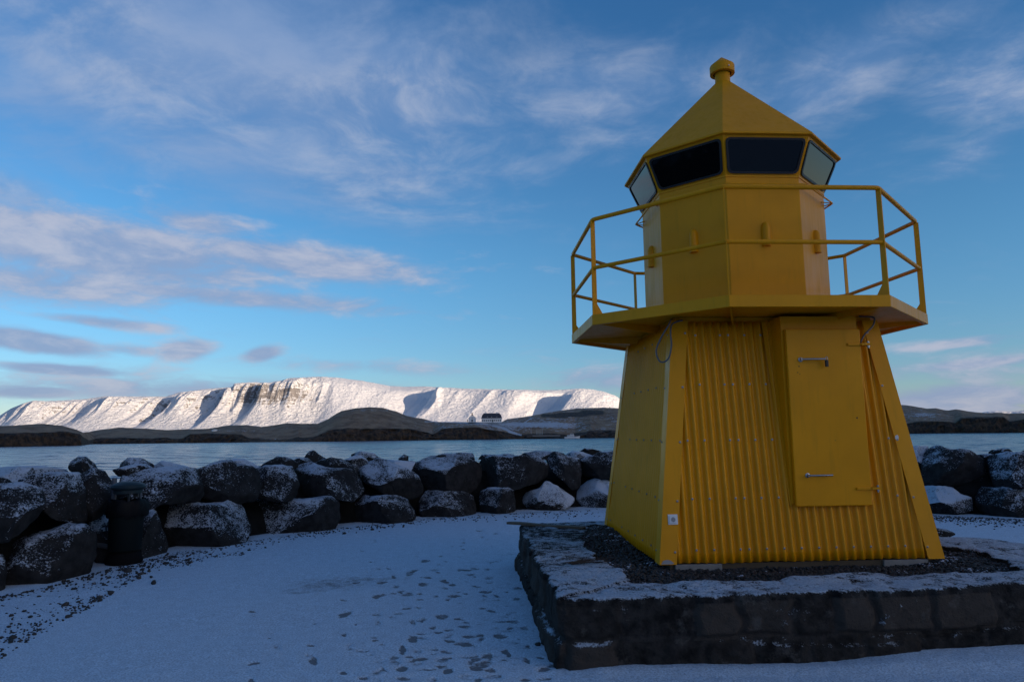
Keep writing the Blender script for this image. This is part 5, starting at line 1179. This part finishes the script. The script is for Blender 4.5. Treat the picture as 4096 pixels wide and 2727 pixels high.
# white tank, ferry, jetty, skerry, fence
ctr, W, rz, pk = farframe(846.5, 869, 1729.3, 1010)
tk = tag(empty('storage_tank', ctr-Vector((0, 0, .5)), rz), 'squat round white tank on the brown slope of the island', 'tank'); ht = far(1719, 1729.3, 1010)+.5
b = MB().lathe([(0, 0), (W/2, 0), (W/2, ht)], 32); b.build('wall', MWALL, tk, auto=True); b = MB().lathe([(W/2+.15, ht), (W/2+.15, ht+.2), (0, ht+.7)], 32); b.build('roof', MFRM, tk, auto=True)
Dj = 905; c6 = lambda x, y: (1750+x*.3185, 1600+y*.3185)
ctr, W, rz, pk = farframe(c6(1595, 0)[0], c6(1785, 0)[0], 1755.5, Dj); ctr.z = SEA
bt = tag(empty('ferry_boat', ctr, rz), 'small white ferry moored at the right end of the island jetty', 'boat')
L_ = W; secs = []
for i in range(13):
    t = i/12; x = -L_/2+L_*t; bw = 2.6*(1-max(0, (t-.55)/.45)**2.2)*(1 if t > .04 else .9); top = 2.1+.9*max(0, (t-.5)*2)**2; secs.append([(x-.4*t*0+.9*max(0, t-.9)*0, -bw*.75, -.5), (x, -bw, .4), (x+.8*t, -bw*1.02, top), (x+.8*t, bw*1.02, top), (x, bw, .4), (x, bw*.75, -.5)])
v = [p for s_ in secs for p in s_]; f = [(i*6+j, i*6+j+1, (i+1)*6+j+1, (i+1)*6+j) for i in range(12) for j in range(5)]+[(0, 5, 4, 3, 2, 1), tuple(12*6+j for j in range(6))]
b = MB(); b.add(v, f); b.build('hull', MPOLE, bt)
b = MB(); b.box((-L_*.30, -1.9, 2.0), (L_*.16, 1.9, 4.2)); b.box((-L_*.12, -1.6, 4.2), (L_*.12, 1.6, 5.9)); b.build('cabin', MWALL, bt, bevel=.15)
for x0 in np.linspace(-L_*.27, L_*.10, 5): b = MB(); b.box((x0, -1.95, 2.9), (x0+1.3, -1.88, 3.7)); b.build('window', MWIN, bt)
b = MB(); b.box((-L_*.10, -1.65, 4.9), (L_*.10, -1.58, 5.6)); b.build('windscreen', MWIN, bt)
b = MB(); b.tube([(0, 0, 5.9), (0, 0, 7.4)], .08, 6); b.build('mast', MPOLE, bt)
ctr, W, rz, pk = farframe(c6(1120, 0)[0], c6(1590, 0)[0], 1752, Dj+4); ctr.z = SEA
jt = tag(empty('jetty', ctr, rz), 'low grey jetty on dark piles at the island landing, left of the ferry', 'jetty')
b = MB(); b.box((-W/2, 0, 2.4), (W*.42, 4, 2.9)); b.build('deck', MCON, jt); b = MB(); b.box((-W*.34, -.1, 2.9), (W*.40, .3, 4.6)); b.build('parapet', MCON, jt)
b = MB(); b.box((W*.40, -.5, -.5), (W*.5, 4.5, 4.6)); b.build('pier_head', MDW, jt)
for x in np.linspace(-W*.42, W*.38, 12): b = MB(); b.lathe([(0, -.6), (.35, -.6), (.35, 2.4), (0, 2.4)], 8, c=(x, .5)); b.build('pile', MDW, jt)
p = atz(1161, 1766, SEA); b = MB(); n = 26; v = []
for i in range(7):
    for j in range(n):
        a = 2*pi*j/n; r = (1-i/6.)**.7; v.append((9*r*cos(a)*(1+.2*sin(a*3)), 5*r*sin(a), -.5+2.6*(i/6)*(1+.3*sin(a*5+i))))
b.add(v, [(i*n+j, i*n+(j+1) % n, (i+1)*n+(j+1) % n, (i+1)*n+j) for i in range(6) for j in range(n)]); o = b.build('skerry_rock', MDW, smooth=False); o.location = (p[0]*.97, p[1]*.97, SEA); tag(o, 'small black rock in the water off the island shore', 'rock')
fpts = [c6(640, 303), c6(760, 318), c6(850, 340), c6(905, 362), c6(940, 385)]; fx = np.array([q[0] for q in fpts]); fy = np.array([q[1] for q in fpts])
fn = tag(empty('fence', atd(fx[0], fy[0], 925)), 'low dark post fence along the snowy path on the island', 'fence'); base = Vector(atd(fx[0], fy[0], 925)); tops = []
for i, x in enumerate(np.linspace(fx[0], fx[-1], 26)):
    D = 930-(x-fx[0])*.30; q = Vector(atd(x, np.interp(x, fx, fy), D))-base; b = MB(); b.box((q.x-.12, q.y-.12, q.z-.8), (q.x+.12, q.y+.12, q.z+1.2)); b.build('post', MDW, fn); tops.append(q+Vector((0, 0, .9)))
b = MB(); b.tube(tops, .05, 5); b.build('rail', MDW, fn)
